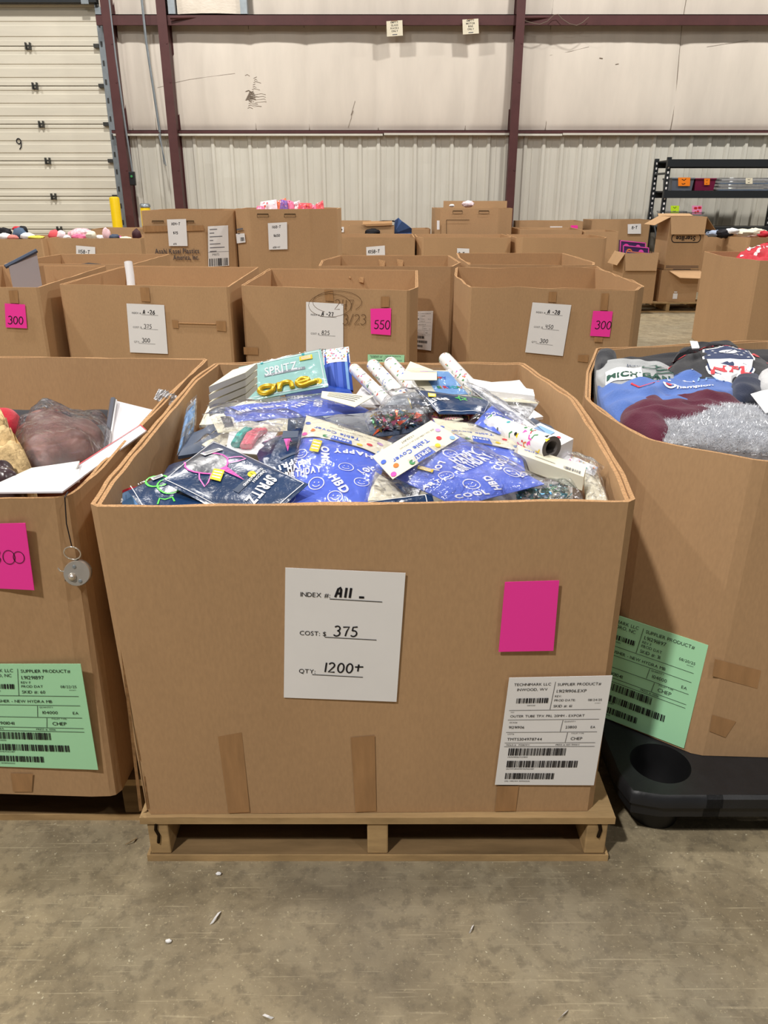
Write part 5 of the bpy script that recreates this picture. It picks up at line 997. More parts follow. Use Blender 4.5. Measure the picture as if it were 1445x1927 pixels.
# the header of the front pack lies along its far-left end
hq = HC.q([(700, 861), (811, 793), (864, 826), (739, 904)], .078, bulge=.003); header(tB, hq, 0., 1., DT, up=.001); sticker(tB, q, [(786, 891), (815, 898), (812, 904), (783, 897)], off=.004); sleeve(tB, q, FILM2, .01, .005, .010, .012)
q = HC.q([(706, 888), (742, 912), (768, 938), (692, 944)], .03, bulge=.004, wr=.003); o = pack('cream_card_pack', 'cream printed card in film under the frontmost table cover', q, CREAM, 'party pack', lambda d: (d.text('SIZE 52in x 108in', .2, d.q.a * .6, .07, GREY, 'L', 0, -60), d.text('1 COUNT', .5, d.q.a * .6, .07, GREY, 'L', 0, -60))); sleeve(o, q, FILM2, .012, .005, .01)
q = HC.q([(632, 954, 'Y', 1.266), (812, 929, 'Y', 1.287), (824, 972, 'Y', 1.256), (598, 978, 'Y', 1.254)], .02, bulge=.010, wr=.004, seed=15)
o = pack('navy_foil_pack', 'navy SPRITZ foil pack pressed against the middle of the front wall', q, NAVY, 'party pack', lambda d: (d.frame(.03, d.q.a * .0, .93, d.q.a * .95, .008, WHITE), d.text('S', *quad_inv(d.q, 770, 957), .16, WHITE, 'C', .045, 60), d.rect(.55, d.q.a * .2, .68, d.q.a * .5, SLATE), d.line([quad_inv(d.q, x, y) for x, y in ((665, 958), (672, 952), (678, 960))], .012, HOTP)), under=NAVYD)
q = HC.q([(822, 944, 'Y', 1.29), (905, 941, 'Y', 1.295), (915, 966, 'Y', 1.26), (826, 970, 'Y', 1.256)], .03); pack('dotted_card', 'cream card with coloured dots against the front wall', q, CREAM, 'party pack', lambda d: [d.disc(x, d.q.a * y, .045, m_) for x, y, m_ in ((.12, .5, HOTP), (.42, .55, INK), (.7, .3, RED), (.9, .6, YEL))])
q = HC.q([(975, 932), (1070, 918), (1080, 955, 'Y', 1.3), (965, 958, 'Y', 1.3)], .01, bulge=.01, wr=.006); o = pack('confetti_bag', 'clear bag of teal confetti by the front wall at right', q, CREAM, 'party pack'); foilbits(o, q, [TEAL, M('foil_teal', (60, 180, 200), .25, .6, .6), FB[3], GRN, FB[5]], 110, 8, .009, .01); sleeve(o, q, FILM2, .02, .012, .012, .01)
q = HC.q([(985, 905), (1094, 898), (1098, 950, -.04), (975, 953, -.04)], .05, bulge=.006, wr=.01, seed=19); mb = MB(); body(mb, q, FILM2, 18, 18, False); mb.build('empty_clear_bag', smooth=True, label='loose crinkled clear bag on the right front of the heap', cat='bag')
q = HC.q([(520, 954, .0), (640, 954, .0), (650, 958, 'Y', 1.31), (510, 960, 'Y', 1.31)], .03, bulge=.003, wr=.003); mb = MB(); body(mb, q, FILM1, 8, 4, False); mb.build('film_edge', smooth=True, label='strip of clear film along the front wall beside the unicorn pack', cat='film')
q = HC.q([(560, 792), (690, 785), (700, 812), (585, 805)], .03, bulge=.008, wr=.014, seed=23); mb = MB(); body(mb, q, FILM2, 16, 10, False); mb.build('empty_clear_bag', smooth=True, label='crinkled clear bag between the flat table cover and the shredded foil', cat='bag')
# ================================================================== SOFT GOODS IN THE SIDE BOXES
class Pil:
    """a soft rounded bundle: outline on a heap, domed top with folds"""
    def __init__(s, heap, px, h, hmax, wr=.006, seed=0, fr=9., p=2.6, ridge=0.):
        pts = [heap(x, y, h) for x, y in px]; s.c = sum(pts, V()) / len(pts); s.n = heap.n; s.ax = V((1, 0, 0)); s.ay = s.n.cross(s.ax).normalized(); s.hm, s.wr, s.sd, s.fr, s.p, s.ridge = hmax, wr, seed, fr, p, ridge
        L = [((q - s.c).dot(s.ax), (q - s.c).dot(s.ay)) for q in pts]; n = len(L); sm = []
        for i in range(n):
            p0, p1, p2, p3 = L[i - 1], L[i], L[(i + 1) % n], L[(i + 2) % n]
            for t in [k / 8 for k in range(8)]: sm.append(tuple(.5 * (2 * p1[j] + (p2[j] - p0[j]) * t + (2 * p0[j] - 5 * p1[j] + 4 * p2[j] - p3[j]) * t * t + (3 * p1[j] - p0[j] - 3 * p2[j] + p3[j]) * t ** 3) for j in (0, 1)))
        s.tab = sorted((math.atan2(b, a), math.hypot(a, b)) for a, b in sm)
    def rad(s, an):
        T = s.tab; lo = T[-1]; lo = (lo[0] - 2 * math.pi, lo[1])
        for t in T:
            if t[0] >= an: k = (an - lo[0]) / max(1e-6, t[0] - lo[0]); return lo[1] + (t[1] - lo[1]) * k
            lo = t
        t = (T[0][0] + 2 * math.pi, T[0][1]); k = (an - lo[0]) / max(1e-6, t[0] - lo[0]); return lo[1] + (t[1] - lo[1]) * k
    def at(s, a, b, off=0.):
        r = math.hypot(a, b); rho = min(1., r / max(1e-6, s.rad(math.atan2(b, a)))); e = max(0., 1 - rho ** s.p)
        w = NZ.noise(V((a * s.fr, b * s.fr * 1.6, s.sd * 5.7))) + .5 * NZ.noise(V((a * s.fr * 2.3 + 4, b * s.fr * 2.1, s.sd)))
        if s.ridge: w += s.ridge * (1 - abs(NZ.noise(V((a * s.fr * .7 + b * s.fr * .5, b * s.fr * 1.1, s.sd + 9)))) * 2.2)
        return s.c + s.ax * a + s.ay * b + s.n * (s.hm * e ** .55 + s.wr * 1.5 * w * min(1, e * 3) + off)
    def mesh(s, mb, m, nr=16, na=64, skirt=.09, off=0.):
        A = [-math.pi + 2 * math.pi * i / na for i in range(na)]; vs = [s.at(0, 0, off)]
        for j in range(1, nr + 1):
            t = (j / nr) ** .8
            for a in A: r = s.rad(a) * t; vs.append(s.at(r * math.cos(a), r * math.sin(a), off))
        fs = [(0, 1 + i, 1 + (i + 1) % na) for i in range(na)]
        for j in range(nr - 1):
            for i in range(na): b = 1 + j * na; fs.append((b + i, b + na + i, b + na + (i + 1) % na, b + (i + 1) % na))
        if skirt:
            b = len(vs)
            for i, a in enumerate(A): r = s.rad(a) * .96; vs.append(s.c + s.ax * r * math.cos(a) + s.ay * r * math.sin(a) - s.n * skirt)
            for i in range(na): fs.append((b - na + i, b + i, b + (i + 1) % na, b - na + (i + 1) % na))
        mb.mesh(vs, fs, m)
class PilPrint:
    def __init__(s, pil, heap, tl, tr, bl, h):
        f = lambda p: (heap(p[0], p[1], h) - pil.c); a, b, c = f(tl), f(tr), f(bl); g = lambda v: V((v.dot(pil.ax), v.dot(pil.ay))); s.p = pil; s.o = g(c); s.x = g(b) - g(a); s.y = g(a) - g(c); s.a = s.y.length / s.x.length
    def P(s, u, v, off=0.): q = s.o + s.x * u + s.y * v; return s.p.at(q.x, q.y, off)
def bundle(name, label, cat, heap, px, h, hmax, m, wr=.006, seed=0, fr=9., p=2.6, skirt=.09, ridge=.9, nr=30, na=110):
    pl = Pil(heap, px, h, hmax, wr, seed, fr, p, ridge); mb = MB(); pl.mesh(mb, m, nr, na, skirt); return mb.build(name, smooth=True, label=label, cat=cat), pl
def FAB(n, c, var=.08, bump=.35, bs=220, sheen=.2, rough=.9): return M(n, c, rough, .1, var=var, vs=14, bump=bump, bs=bs, sheen=sheen, fine=.06)
# ---- right front box
HR = Heap(.785, 1.5, .055)
bundle('garment_layer', 'dark clothes filling the box of sweatshirts underneath', 'clothes', HR, [(1128, 690), (1260, 672), (1440, 660), (1600, 700), (1700, 800), (1450, 850), (1260, 815), (1150, 760)], -.06, .03, FAB('dark_cloth', (38, 38, 44)), .01, 3, 6)
g, pl = bundle('grey_hoodie', 'grey Michigan State hoodie in the back left of the sweatshirt box', 'hoodie', HR, [(1124, 712), (1126, 690), (1160, 683), (1225, 684), (1268, 697), (1270, 716), (1220, 728), (1150, 730)], .005, .022, FAB('grey_marl', (176, 178, 180), .1), .008, 1, 11, ridge=.3)
mb = MB(); d = Pr(PilPrint(pl, HR, (1135, 688), (1268, 684), (1138, 726), .02), mb, .003); a = d.q.a; GRD = M('dark_green_print', (24, 78, 62), .6)
d.text('JOIN', .3, a * .72, .12, SLATE, 'L', .02); d.rect(.02, a * .2, .5, a * .62, WHITE, 0, 10); d.text('MICHIGAN', .03, a * .26, .16, GRD, 'L', .045, z=.0008); d.ring(.62, a * .62, .1, .02, GRD, sy=.7); [d.seg(.7, a * (.45 + .08 * k), .95, a * (.5 + .08 * k), .03, GRD) for k in range(4)]; d.text('STATE', .6, a * .2, .12, GRD, 'L', .02); mb.build('chest_print', g, label='green and white lettering')
bundle('grey_sleeve', 'dark grey sleeve in the back left corner of the sweatshirt box', 'clothes', HR, [(1121, 690), (1124, 668), (1140, 668), (1160, 678), (1150, 688), (1130, 700)], .01, .03, FAB('charcoal', (62, 63, 68)), .006, 2)
nb, pl = bundle('black_hoodie', 'charcoal hoodie with red lettering and shield crest at the back of the sweatshirt box', 'hoodie', HR, [(1250, 712), (1268, 688), (1300, 672), (1350, 664), (1400, 668), (1450, 690), (1458, 715), (1410, 726), (1330, 728), (1280, 720)], .0, .038, FAB('washed_black', (54, 54, 58)), .007, 5, 9, p=3, ridge=.25)
mb = MB(); d = Pr(PilPrint(pl, HR, (1262, 645), (1452, 645), (1262, 718), .03), mb, .003); a = d.q.a
txt = 'SLRANDERS'
for i, ch in enumerate(txt): t = i / 8; d.text(ch, .0 + .88 * t, a * (.42 + 1.6 * t * (1 - t) * 1.0), .16, RED, 'C', .045, 50 - 90 * t)
sh = [(.28, .92), (.40, .88), (.5, 1.0), (.60, .88), (.72, .92), (.74, .6), (.71, .3), (.62, .1), (.5, 0), (.38, .1), (.29, .3), (.26, .6)]
S_ = lambda k, c=(.5, .45): [(c[0] + (x - .5) * k + .02, a * (.0 + .82 * (c[1] + (y - .45) * k))) for x, y in sh]
def fan(pts, m, z): cx = sum(p[0] for p in pts) / len(pts); cy = sum(p[1] for p in pts) / len(pts); n = len(pts); rs = 5; vs = [(cx + (x - cx) * j / rs, cy + (y - cy) * j / rs) for j in range(rs + 1) for x, y in pts]; d.mesh(vs, [(j * n + i, j * n + (i + 1) % n, (j + 1) * n + (i + 1) % n, (j + 1) * n + i) for j in range(rs) for i in range(n)], m, z)
NV = M('navy_print', (26, 48, 92), .6); fan(S_(1.0), WHITE, 0); fan(S_(.93), NV, .0008); fan([(x, min(y, a * .40)) for x, y in S_(.86)], WHITE, .0016)
d.text('NFL', .52, a * .19, .19, RED, 'C', .045, z=.0024); d.disc(.52, a * .6, .085, WHITE, .0024, sy=.75); d.seg(.45, a * .56, .59, a * .64, .012, NV, .003)
for (x, y) in ((.34, .68), (.40, .56), (.34, .5), (.42, .7), (.64, .68), (.70, .66), (.64, .54), (.70, .5), (.58, .74), (.46, .76), (.38, .62), (.67, .6)):
    p = [(x + (.02 if k % 2 == 0 else .009) * math.cos(math.radians(90 + 36 * k)), a * y + (.02 if k % 2 == 0 else .009) * math.sin(math.radians(90 + 36 * k))) for k in range(10)]; d.mesh([(x, a * y)] + p, [(0, k + 1, (k + 1) % 10 + 1) for k in range(10)], WHITE, .0022)
mb.build('chest_print', nb, label='shield crest and red lettering')
mb = MB(); q = HR.q([(1298, 643), (1312, 644), (1316, 656), (1302, 657)], .07, th=.003); body(mb, q, WHITE, 3, 3); mb.build('hang_tag', label='white hang tag on the dark garment at the back rim', cat='tag')
bundle('dark_garment', 'dark patterned garment behind the charcoal hoodie', 'clothes', HR, [(1268, 682), (1285, 662), (1330, 652), (1375, 652), (1390, 664), (1330, 668)], .01, .025, FAB('dark_cloth', (38, 38, 44)), .008, 8)
bl, pl = bundle('blue_sweatshirt', 'blue sweatshirt with USA letters folded in the sweatshirt box', 'sweatshirt', HR, [(1126, 745), (1130, 712), (1165, 706), (1235, 722), (1300, 714), (1360, 716), (1388, 735), (1385, 765), (1300, 782), (1190, 795), (1150, 785)], -.015, .032, FAB('cornflower_fleece', (92, 122, 192)), .012, 6, 9, ridge=.7)
mb = MB(); d = Pr(PilPrint(pl, HR, (1160, 702), (1385, 693), (1166, 764), .01), mb, .003); a = d.q.a
for t, x, m_, y in (('U', .10, RED, .40), ('S', .38, WHITE, .50), ('A', .62, SKY, .52)):
    vs = {'U': [(0, .3), (0, .1), (.05, 0), (.15, 0), (.2, .1), (.2, .3)], 'S': [(.2, .24), (.2, .3), (0, .3), (0, .17), (.14, .14), (.14, .06), (0, .06), (0, 0), (.2, 0), (.2, .1)], 'A': [(0, 0), (.05, .28), (.15, .28), (.2, 0), (.14, 0), (.13, .08), (.07, .08), (.06, 0)]}[t]
    d.line([(x + px_ * 1.05, a * y + py_ * .8) for px_, py_ in vs], .014, m_, closed=(t == 'A'))
d.ring(.38, a * .34, .045, .02, WHITE); d.disc(.372, a * .34, .025, RED, .0006); d.text('hampion', .43, a * .27, .085, WHITE, 'L', .02, 4, shear=.2, sp=.04); mb.build('chest_print', bl, label='outlined USA letters and white script')
bundle('navy_sweatshirt', 'dark navy sweatshirt between the charcoal hoodie and white goods', 'sweatshirt', HR, [(1375, 735), (1385, 716), (1425, 710), (1440, 726), (1425, 752), (1385, 762)], .0, .028, FAB('navy_fleece', (50, 56, 76)), .006, 10)
bundle('maroon_sweatshirt', 'maroon sweatshirt beside the silver tinsel garment', 'sweatshirt', HR, [(1168, 795), (1180, 768), (1235, 752), (1295, 750), (1350, 760), (1420, 775), (1370, 800), (1290, 822), (1240, 835), (1200, 815)], .0, .03, FAB('maroon_fleece', (92, 40, 58)), .014, 11, 9, ridge=.8)
bundle('grey_striped_top', 'light grey ribbed top at the right edge of the sweatshirt box', 'clothes', HR, [(1428, 735), (1432, 705), (1470, 698), (1500, 725), (1480, 750)], .01, .03, FAB('light_grey', (206, 206, 208)), .008, 12)
q = HR.q([(1412, 742), (1470, 728), (1500, 770), (1440, 778)], .045, bulge=.01, wr=.004); pack('white_parcel', 'white wrapped parcel at the right edge of the sweatshirt box', q, PAPER, 'parcel')
SIL = M('silver_base', (150, 152, 158), .4, .5, .1, var=.4, vs=60); TIN = M('silver_tinsel', (236, 238, 244), .22, .8, .35)
t, pl = bundle('tinsel_garment', 'fluffy silver tinsel garment at the front of the sweatshirt box', 'clothes', HR, [(1232, 822), (1240, 800), (1290, 778), (1360, 770), (1450, 780), (1540, 800), (1600, 850), (1480, 862), (1385, 852), (1290, 842), (1250, 836)], .0, .034, SIL, .005, 13, 9, 3)
mb = MB(); r = random.Random(2)
for i in range(20000):
    an = r.uniform(-math.pi, math.pi); rad = pl.rad(an) * r.random() ** .5; p = pl.at(rad * math.cos(an), rad * math.sin(an), -.002); dv = V((r.uniform(-1, 1), r.uniform(-1, 1), r.uniform(.2, 1.1))).normalized() * r.uniform(.006, .014); sd = dv.cross(V((r.uniform(-1, 1), r.uniform(-1, 1), .1))).normalized() * .0006
    mb.mesh([p - sd, p + sd, p + dv + sd * .3, p + dv - sd * .3], [(0, 1, 2, 3)], TIN)
mb.build('tinsel_strands', t, kind='stuff')
# ---- left front box
HL = Heap(.775, 1.3, .03)
bundle('garment_layer', 'dark clothes filling the bottom of the far left box', 'clothes', HL, [(-200, 900), (-150, 790), (60, 775), (200, 790), (280, 790), (215, 850), (150, 905), (60, 925)], -.09, .03, FAB('dark_cloth', (38, 38, 44)), .01, 4, 6)
bundle('red_cloth', 'red cloth at the left edge of the far left box', 'clothes', HL, [(-60, 800), (0, 787), (30, 785), (42, 797), (20, 814), (-50, 825)], .01, .03, FAB('red_cloth', (196, 40, 58)), .01, 5, ridge=.5)
FLC = M('tan_fleece', (206, 178, 132), .95, .1, var=.3, vs=70, bump=1.0, bs=90)
bundle('fleece_toy', 'tan curly fleece toy in the far left box beside the bagged brown item', 'toy', HL, [(-40, 850), (0, 812), (18, 812), (26, 838), (38, 870), (64, 895), (50, 910), (20, 905), (-40, 890)], .02, .06, FLC, .012, 6, 22)
bundle('bagged_shoe', 'dark bagged goods in front of the tan fleece toy', 'bag', HL, [(-40, 915), (-20, 890), (8, 888), (36, 902), (38, 918), (0, 925)], .03, .03, M('dark_plum', (70, 54, 58), .25, .5), .008, 7, 18)
BRN = M('brown_leather', (112, 62, 46), .45, .4, var=.15, vs=12)
hat, pl = bundle('bagged_goods', 'brown leather item wrapped in a crinkled clear bag in the far left box', 'bagged goods', HL, [(38, 860), (40, 830), (65, 806), (110, 797), (160, 803), (195, 820), (190, 848), (160, 874), (105, 890), (60, 888)], .0, .05, BRN, .012, 8, 8, 2.4, ridge=.6)
mb = MB(); pl2 = Pil(HL, [(26, 862), (32, 825), (60, 798), (80, 783), (115, 788), (165, 796), (212, 808), (210, 842), (170, 875), (110, 893), (52, 902)], .006, .062, .010, 9, 11, 2.4, .9); pl2.mesh(mb, FILM('crinkled_bag', .035, .1, (240, 238, 240), 42., .9), 30, 110, 0); mb.build('clear_bag', hat, smooth=True)
mb = MB(); d = Pr(PilPrint(pl2, HL, (62, 868), (100, 858), (66, 885), .05), mb, .003); d.text('PLASTIC BAG', 0, .3, .14, INK, 'L', .02); mb.build('warning_print', hat, label='dark warning print')
WB = M('white_board', (226, 222, 226), .35, .5)
q = Quad([at_y(213, 755, 1.86), at_y(303, 777, 1.9), at_y(262, 835, 1.7), at_y(205, 850, 1.66)], .003); o = pack('acrylic_sign', 'clear acrylic sign holder with white insert leaning in the far left box', q, WB, 'sign holder', nu=4)
mb = MB(); mb.tube([at_y(213, 752, 1.85), at_y(197, 862, 1.64)], .008, M('clear_grey_rail', (96, 98, 108), .2, .6), 6); mb.tube([at_y(218, 753, 1.85), at_y(203, 860, 1.64)], .003, PAPER, 6); mb.build('edge_rail', o, label='dark clear edge rail')
q = HL.q([(-30, 925), (60, 884), (150, 871), (140, 892)], .05, th=.004); pack('white_board', 'pale greenish white board under the front sheets in the far left box', q, M('pale_board', (228, 232, 222), .4, .4), 'board', nu=4)
q = HL.q([(-40, 928), (70, 896), (150, 885), (150, 908)], .058, th=.003); pack('white_board', 'pinkish white board in the middle of the front sheets, far left box', q, M('blush_board', (234, 222, 220), .4, .4), 'board', nu=4)
q = Quad([at_y(127, 891, 1.42), at_y(265, 802, 1.70), at_y(276, 812, 1.665), at_y(138, 912, 1.36)], .003); o = pack('framed_board', 'white board with a red outline along the right wall of the far left box', q, WB, 'board', lambda d: (d.seg(0, d.q.a - .006, 1, d.q.a - .006, .012, RED), d.seg(.006, 0, .006, d.q.a, .012, RED), d.seg(.994, 0, .994, d.q.a, .012, RED)), nu=4)
q = HL.q([(-80, 930), (34, 906), (158, 898), (118, 928)], .062, th=.003); pack('white_sheet', 'white acrylic sheet at the very front of the far left box', q, M('lavender_white', (222, 221, 232), .25, .5), 'sheet', nu=4)
q = Quad([at_y(298, 732, 2.02), at_y(333, 746, 2.05), at_y(318, 764, 1.98), at_y(288, 752, 1.95)], .002, .004, .012, 5, 14); mb = MB(); body(mb, q, M('bubble_wrap', (210, 208, 210), .2, .6, .2, var=.5, vs=90, bump=1.0, bs=120), 24, 16, False); mb.build('bubble_pouch', smooth=True, label='piece of shiny bubble film on the right inner wall of the far left box', cat='film')
# retractable key reel hanging from the corner
CHR = M('chrome', (205, 198, 188), .22, .7, .6)
kp = at_y(146, 1078, 1.262); kr = thing('key_reel', 'chrome key reel hanging on a dark cord at the corner of the far left box', 'key reel', kp - V((0, 0, .03)))
ta = at_y(124, 936, 1.252); tb = at_y(135, 1028, 1.262); mb = MB(); mb.tube([ta + V((-.002, .016, .004)), ta + V((0, -.004, .002)), at_y(125, 985, 1.256), tb], .0011, INK, 6); mb.build('cord', kr, label='dark cord')
mb = MB(); c = at_y(136, 1041, 1.262); mb.tube([c + V((.015 * math.cos(t), -.002 * math.sin(t), .0135 * math.sin(t))) for t in [2 * math.pi * i / 28 for i in range(28)]], .0013, CHR, 8, closed=True); mb.build('split_ring', kr, smooth=True)
AX = V((.18, -1, .3)); mb = MB(); mb.lathe([(0, -.011), (.022, -.011), (.024, -.009), (.024, .005), (.0225, .008), (.0, .0085)], kp, CHR, 40, AX); mb.build('reel_body', kr, smooth=True)
AXn = AX.normalized(); UX = AXn.cross(V((0, 0, 1))).normalized(); UY = UX.cross(AXn)
if UX.x < 0: UX = -UX
if UY.z < 0: UY = -UY
mb = MB(); mb.lathe([(.007, .008), (.007, .011), (.004, .015), (0, .016)], kp - UX * .008 - UY * .005, CHR, 20, AX); mb.build('knob', kr, smooth=True)
for a_, b_ in ((-.003, .013), (.005, -.014)): mb = MB(); mb.lathe([(.0035, .008), (.003, .0098), (0, .0102)], kp + UX * a_ + UY * b_, GALV, 12, AX); mb.build('screw', kr, smooth=True)
mb = MB(); mb.tube([kp - UX * .022 + UY * .004, kp - UX * .03 + UY * .006, kp - UX * .033 + UY * .012], .0016, CHR, 8); mb.tube([kp + UY * .022, kp + UY * .027], .004, BLACK, 8); mb.tube([kp - UX * .022 + UY * .0, kp - UX * .02 - UY * .013], .003, BLACK, 6); mb.build('lever', kr, smooth=True)
# ---- far contents
def blob(name, label, cat, x, y, Y, wx, wz, m, seed, wr=.25, dep=None, group=None):
    c = at_y(x, y, Y); mb = MB(); dp = dep or wx * .6
    def f(u, v):
        th, ph = 2 * math.pi * u, math.pi * (v - .5); d = V((math.cos(ph) * math.cos(th), math.cos(ph) * math.sin(th), math.sin(ph))); k = 1 + wr * NZ.noise(d * 2.1 + V((seed * 3.1, 0, 0))) + wr * .5 * NZ.noise(d * 5 + V((seed, 2, 0)))
        return c + V((d.x * wx * k, d.y * dp * k, d.z * wz * k))
    mb.grid(f, 18, 10, m, wrap=True); return mb.build(name, smooth=True, label=label, cat=cat, group=group)
def PT(n, c, dots=None):
    return M(n, c, .4, .4, var=.25, vs=25)
CP1, CP2, CP3, CP4, CPW = PT('candy_pink', (240, 120, 160)), PT('candy_red', (230, 80, 90)), PT('candy_orange', (238, 120, 80)), PT('candy_purple', (130, 90, 170)), PT('candy_white', (244, 222, 228))
for i, (x0, x1, yt, tl, m, lab) in enumerate(((483, 497, 390, .1, CP1, 'small pink candy bag at the left end of the tall box top'), (490, 520, 381, .15, CPW, 'white candy bag with red hearts on the tall box'), (515, 538, 382, .35, CP3, 'orange and blue candy bag beside the white hearted one'), (528, 540, 379, -.2, CP4, 'purple crinkled candy bag poking up on the tall box'), (540, 552, 381, -.3, CP1, 'bright pink candy bag in the middle of the tall box top'), (552, 564, 382, .3, CPW, 'pale candy bag leaning beside the bright pink one'), (562, 586, 384, -.05, CP2, 'red and pink candy bag lying wide on the tall box'), (584, 594, 389, -.3, CP1, 'pink candy bag edge near the right of the tall box'), (594, 608, 386, .5, CP2, 'reddish candy bag at the right end of the tall box top'))):
    Yc = 8.62 + .05 * (i % 3); a, b = at_y(x0, yt, Yc), at_y(x1, yt, Yc); zl = 1.12; sl = (b.x - a.x) * tl
    q = Quad([a + V((0, .03, max(0, -sl))), b + V((0, .03, max(0, sl) - .0)), V((b.x + .02, Yc - .04, zl)), V((a.x - .02, Yc - .04, zl))], .015, .03, .02, i, 4); mb = MB(); body(mb, q, m, 8, 8); d = Pr(q, mb, .003); r = random.Random(i)
    for k in range(10): d.disc(r.uniform(.15, .85), r.uniform(.2, .95) * q.a, .06, r.choice((CP2, CPW, CP1, CP3, WHITE)), n=8)
    mb.build('candy_bag', smooth=True, label=lab, cat='candy bag', group='candy bags on the tall box')
TY = [('toy', 'dark toy at the left edge of the toys box', 5, 436, .12, .05, INK), ('toy', 'white spotted plush toy at the left edge of the toys box', 8, 446, .11, .05, WHITE), ('toy', 'pale red toy beside the white spotted plush', 24, 447, .07, .035, M('pale_red', (222, 140, 130))), ('cap', 'slate blue and red cap with black side in the toys box', 37, 440, .09, .08, M('slate_blue', (88, 110, 136))), ('toy', 'white bagged toy right of the slate cap', 52, 445, .09, .05, WHITE), ('toy', 'yellow flat toy pack at the right corner of the toys box', 68, 447, .11, .025, M('lemon', (232, 220, 90)))]
for i, (n, lab, x, y, wx, wz, m) in enumerate(TY): blob(n, lab, n, x, y, 10.75 - .05 * (i % 3), wx, wz, m, i + 2)
blob('cap', 'black cap with a red panel on top of the slate cap', 'cap', 44, 434, 10.8, .06, .06, INK, 31); blob('red_panel_cap', 'red cap top behind the black cap in the toys box', 'cap', 32, 431, 10.85, .06, .035, RED, 32)
TY = [('plush', 'red plush toy at the left of the pink toys', 103, 443, .085, .07, M('coral', (236, 96, 104))), ('plush', 'pale clear bag beside the red plush toy', 116, 443, .06, .06, CPW), ('plush', 'small white toy in front of the pink heap', 126, 447, .05, .03, WHITE), ('plush', 'large pink and white confetti plush in the middle of the pink toys', 152, 441, .16, .08, M('pink_white', (246, 196, 204), .5, var=.5, vs=30)), ('plush', 'pink toy pack in front of the large confetti plush', 150, 446, .1, .04, CP1), ('plush', 'cream speckled plush right of the confetti plush', 172, 444, .07, .06, CREAM), ('plush', 'white toy lying right of the cream plush', 188, 447, .07, .03, WHITE), ('plush', 'upright pink and white toy near the right of the pink toys', 200, 441, .05, .08, M('shell_pink', (246, 206, 212))), ('plush', 'dark blue spectacle shaped toy right of the upright pink toy', 215, 446, .07, .035, SLATE), ('plush', 'pink toy under the dark spectacle shaped toy', 224, 448, .06, .025, HOTP), ('plush', 'cream flat toy at the right corner of the pink toys', 236, 448, .08, .02, CREAM), ('plush', 'round dark plum toy beside the tall printed box', 257, 442, .06, .07, M('plum', (70, 38, 44)))]
for i, (n, lab, x, y, wx, wz, m) in enumerate(TY): blob(n, lab, 'toy', x, y, 10.85 - .08 * (i % 3), wx, wz, m, i + 12)
# back middle: black and blue things, white bag
JN = FAB('denim_blue', (72, 98, 146))
c = [at_y(x, y, 12.05) for x, y in ((740, 440), (743, 415), (750, 410), (756, 416), (765, 422), (772, 428), (782, 436), (780, 442))]; mb = MB(); mb.mesh([p + V((0, -.05 * (i % 2), 0)) for i, p in enumerate(c)] + [p + V((0, .16, 0)) for p in c], [tuple(range(7, -1, -1)), tuple(range(8, 16))] + [(i, (i + 1) % 8, 8 + (i + 1) % 8, 8 + i) for i in range(8)], JN); mb.build('blue_cloth', label='peaked blue cloth sticking up behind the 1058-T box', cat='cloth')
blob('black_bag', 'round black bag in front of the raised tan flap', 'bag', 701, 437, 11.9, .11, .05, INK, 41)
mb = MB(); mb.tube([at_y(x, y, 12.2) for x, y in ((705, 419), (720, 416), (740, 416), (750, 419))], .012, INK, 6); mb.build('black_strap', label='black strap arching over the raised tan flap', cat='strap')
mb = MB(); mb.hexa([at_y(682, 422, 11.93), at_y(738, 420, 11.93), at_y(738, 424, 11.93), at_y(690, 426, 11.93)] + [p + V((0, .3, .03)) for p in (at_y(682, 422, 11.93), at_y(738, 420, 11.93), at_y(738, 424, 11.93), at_y(690, 426, 11.93))], EDGE); mb.build('loose_flap', label='tan loose cardboard flap lying on the far box', cat='cardboard')
blob('pink_bag', 'pale pink bag on top of the tall box with hand slots', 'bag', 880, 384, 11.98, .09, .045, CPW, 44); blob('white_scrap', 'white paper scrap at the left of the tall slotted box top', 'paper', 850, 387, 11.95, .04, .02, WHITE, 45)
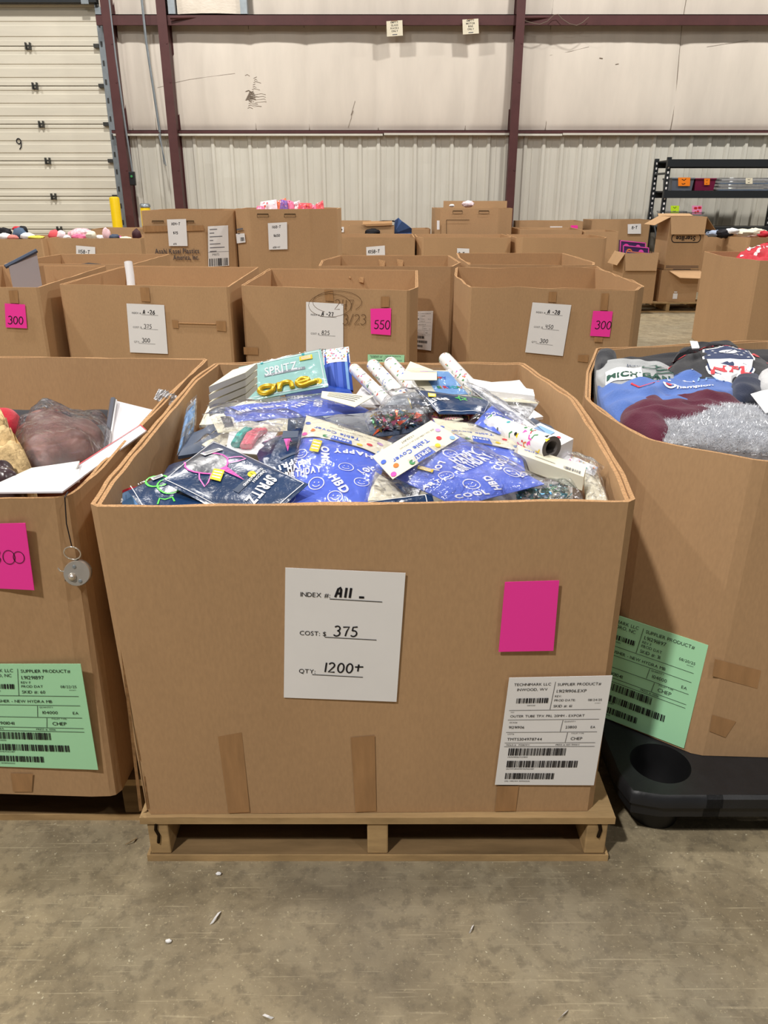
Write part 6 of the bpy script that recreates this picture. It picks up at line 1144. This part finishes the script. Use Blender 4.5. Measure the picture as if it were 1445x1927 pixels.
# clothes right
for i, (x, y, wx, wz, m, lab) in enumerate(((1345, 440, .11, .04, M('dusty_blue', (168, 182, 206)), 'pale blue garment at the left of the white clothes box'), (1362, 440, .1, .05, INK, 'black garment beside the pale blue one'), (1395, 439, .18, .05, CREAM, 'cream garment lying across the white clothes box'), (1376, 436, .09, .04, WHITE, 'white garment behind the black one'), (1420, 437, .13, .045, CREAM, 'cream folded garment toward the right of the clothes box'), (1438, 441, .08, .04, M('polka_red', (200, 40, 56)), 'red and white garment at the right edge of the clothes box'), (1400, 445, .16, .03, M('blush', (226, 196, 186)), 'blush garment at the front of the clothes box'))): blob('garment', lab, 'clothes', x, y, 10.1 - .06 * (i % 2), wx, wz, m, 50 + i, .35)
HQ = Heap(.79, 6.7, .06); POL = MATS['polka_red']
pk_, pl = bundle('polka_dot_fabric', 'red fabric with white polka dots in the box at the right edge', 'fabric', HQ, [(1382, 489), (1400, 482), (1420, 474), (1450, 470), (1500, 480), (1500, 497), (1440, 500), (1405, 496)], -.03, .05, POL, .03, 15, 7, 2.2, .3, .5)
mb = MB(); r = random.Random(3)
for i in range(90):
    an = r.uniform(-math.pi, math.pi); rad = pl.rad(an) * r.random() ** .5 * .95; a, b = rad * math.cos(an), rad * math.sin(an); s = .016; mb.mesh([pl.at(a, b, .004)] + [pl.at(a + s * math.cos(t), b + s * math.sin(t), .004) for t in [6.2832 * k / 8 for k in range(8)]], [(0, k + 1, (k + 1) % 8 + 1) for k in range(8)], WHITE)
mb.build('polka_dots', pk_, label='white dots')
# ---- scraps on the floor
for i, (pts, wd, lab) in enumerate((([(398, 1738), (405, 1727), (413, 1716)], .006, 'curled white paper scrap on the floor below the pallet'), ([(1053, 1916), (1060, 1909), (1066, 1902)], .009, 'straight white paper strip on the floor at the bottom right'), ([(496, 1909), (505, 1913), (513, 1916)], .004, 'thin white thread on the floor at the bottom middle'), ([(238, 1588), (247, 1583), (256, 1577)], .005, 'splinter of wood on the floor left of the pallet'), ([(884, 1755), (887, 1748), (890, 1741)], .004, 'small white sliver on the floor right of centre'))):
    P_ = [at_z(x, y, .004 + .006 * (k == 1)) for k, (x, y) in enumerate(pts)]; mb = MB(); d = V((wd / 2, wd / 3, 0)); vs = [p + s * d + V((0, 0, zz)) for p in P_ for s in (-1, 1) for zz in (0, -.001)]; mb.mesh(vs, [(0, 2, 6, 4), (4, 6, 10, 8), (1, 5, 7, 3), (5, 9, 11, 7), (0, 1, 3, 2), (8, 10, 11, 9), (0, 4, 5, 1), (4, 8, 9, 5), (2, 3, 7, 6), (6, 7, 11, 10)], WOODE if i == 3 else PAPER); mb.build('wood_splinter' if i == 3 else 'paper_scrap', label=lab, cat='splinter' if i == 3 else 'scrap')
for i, (x, y, lab) in enumerate(((411, 1644, 'crumpled white paper bit on the floor just below the pallet'), (317, 1771, 'tiny white paper bit on the floor at left'))): blob('paper_bit', lab, 'scrap', x, y, at_z(x, y, .004).y, .006, .004, PAPER, 70 + i)
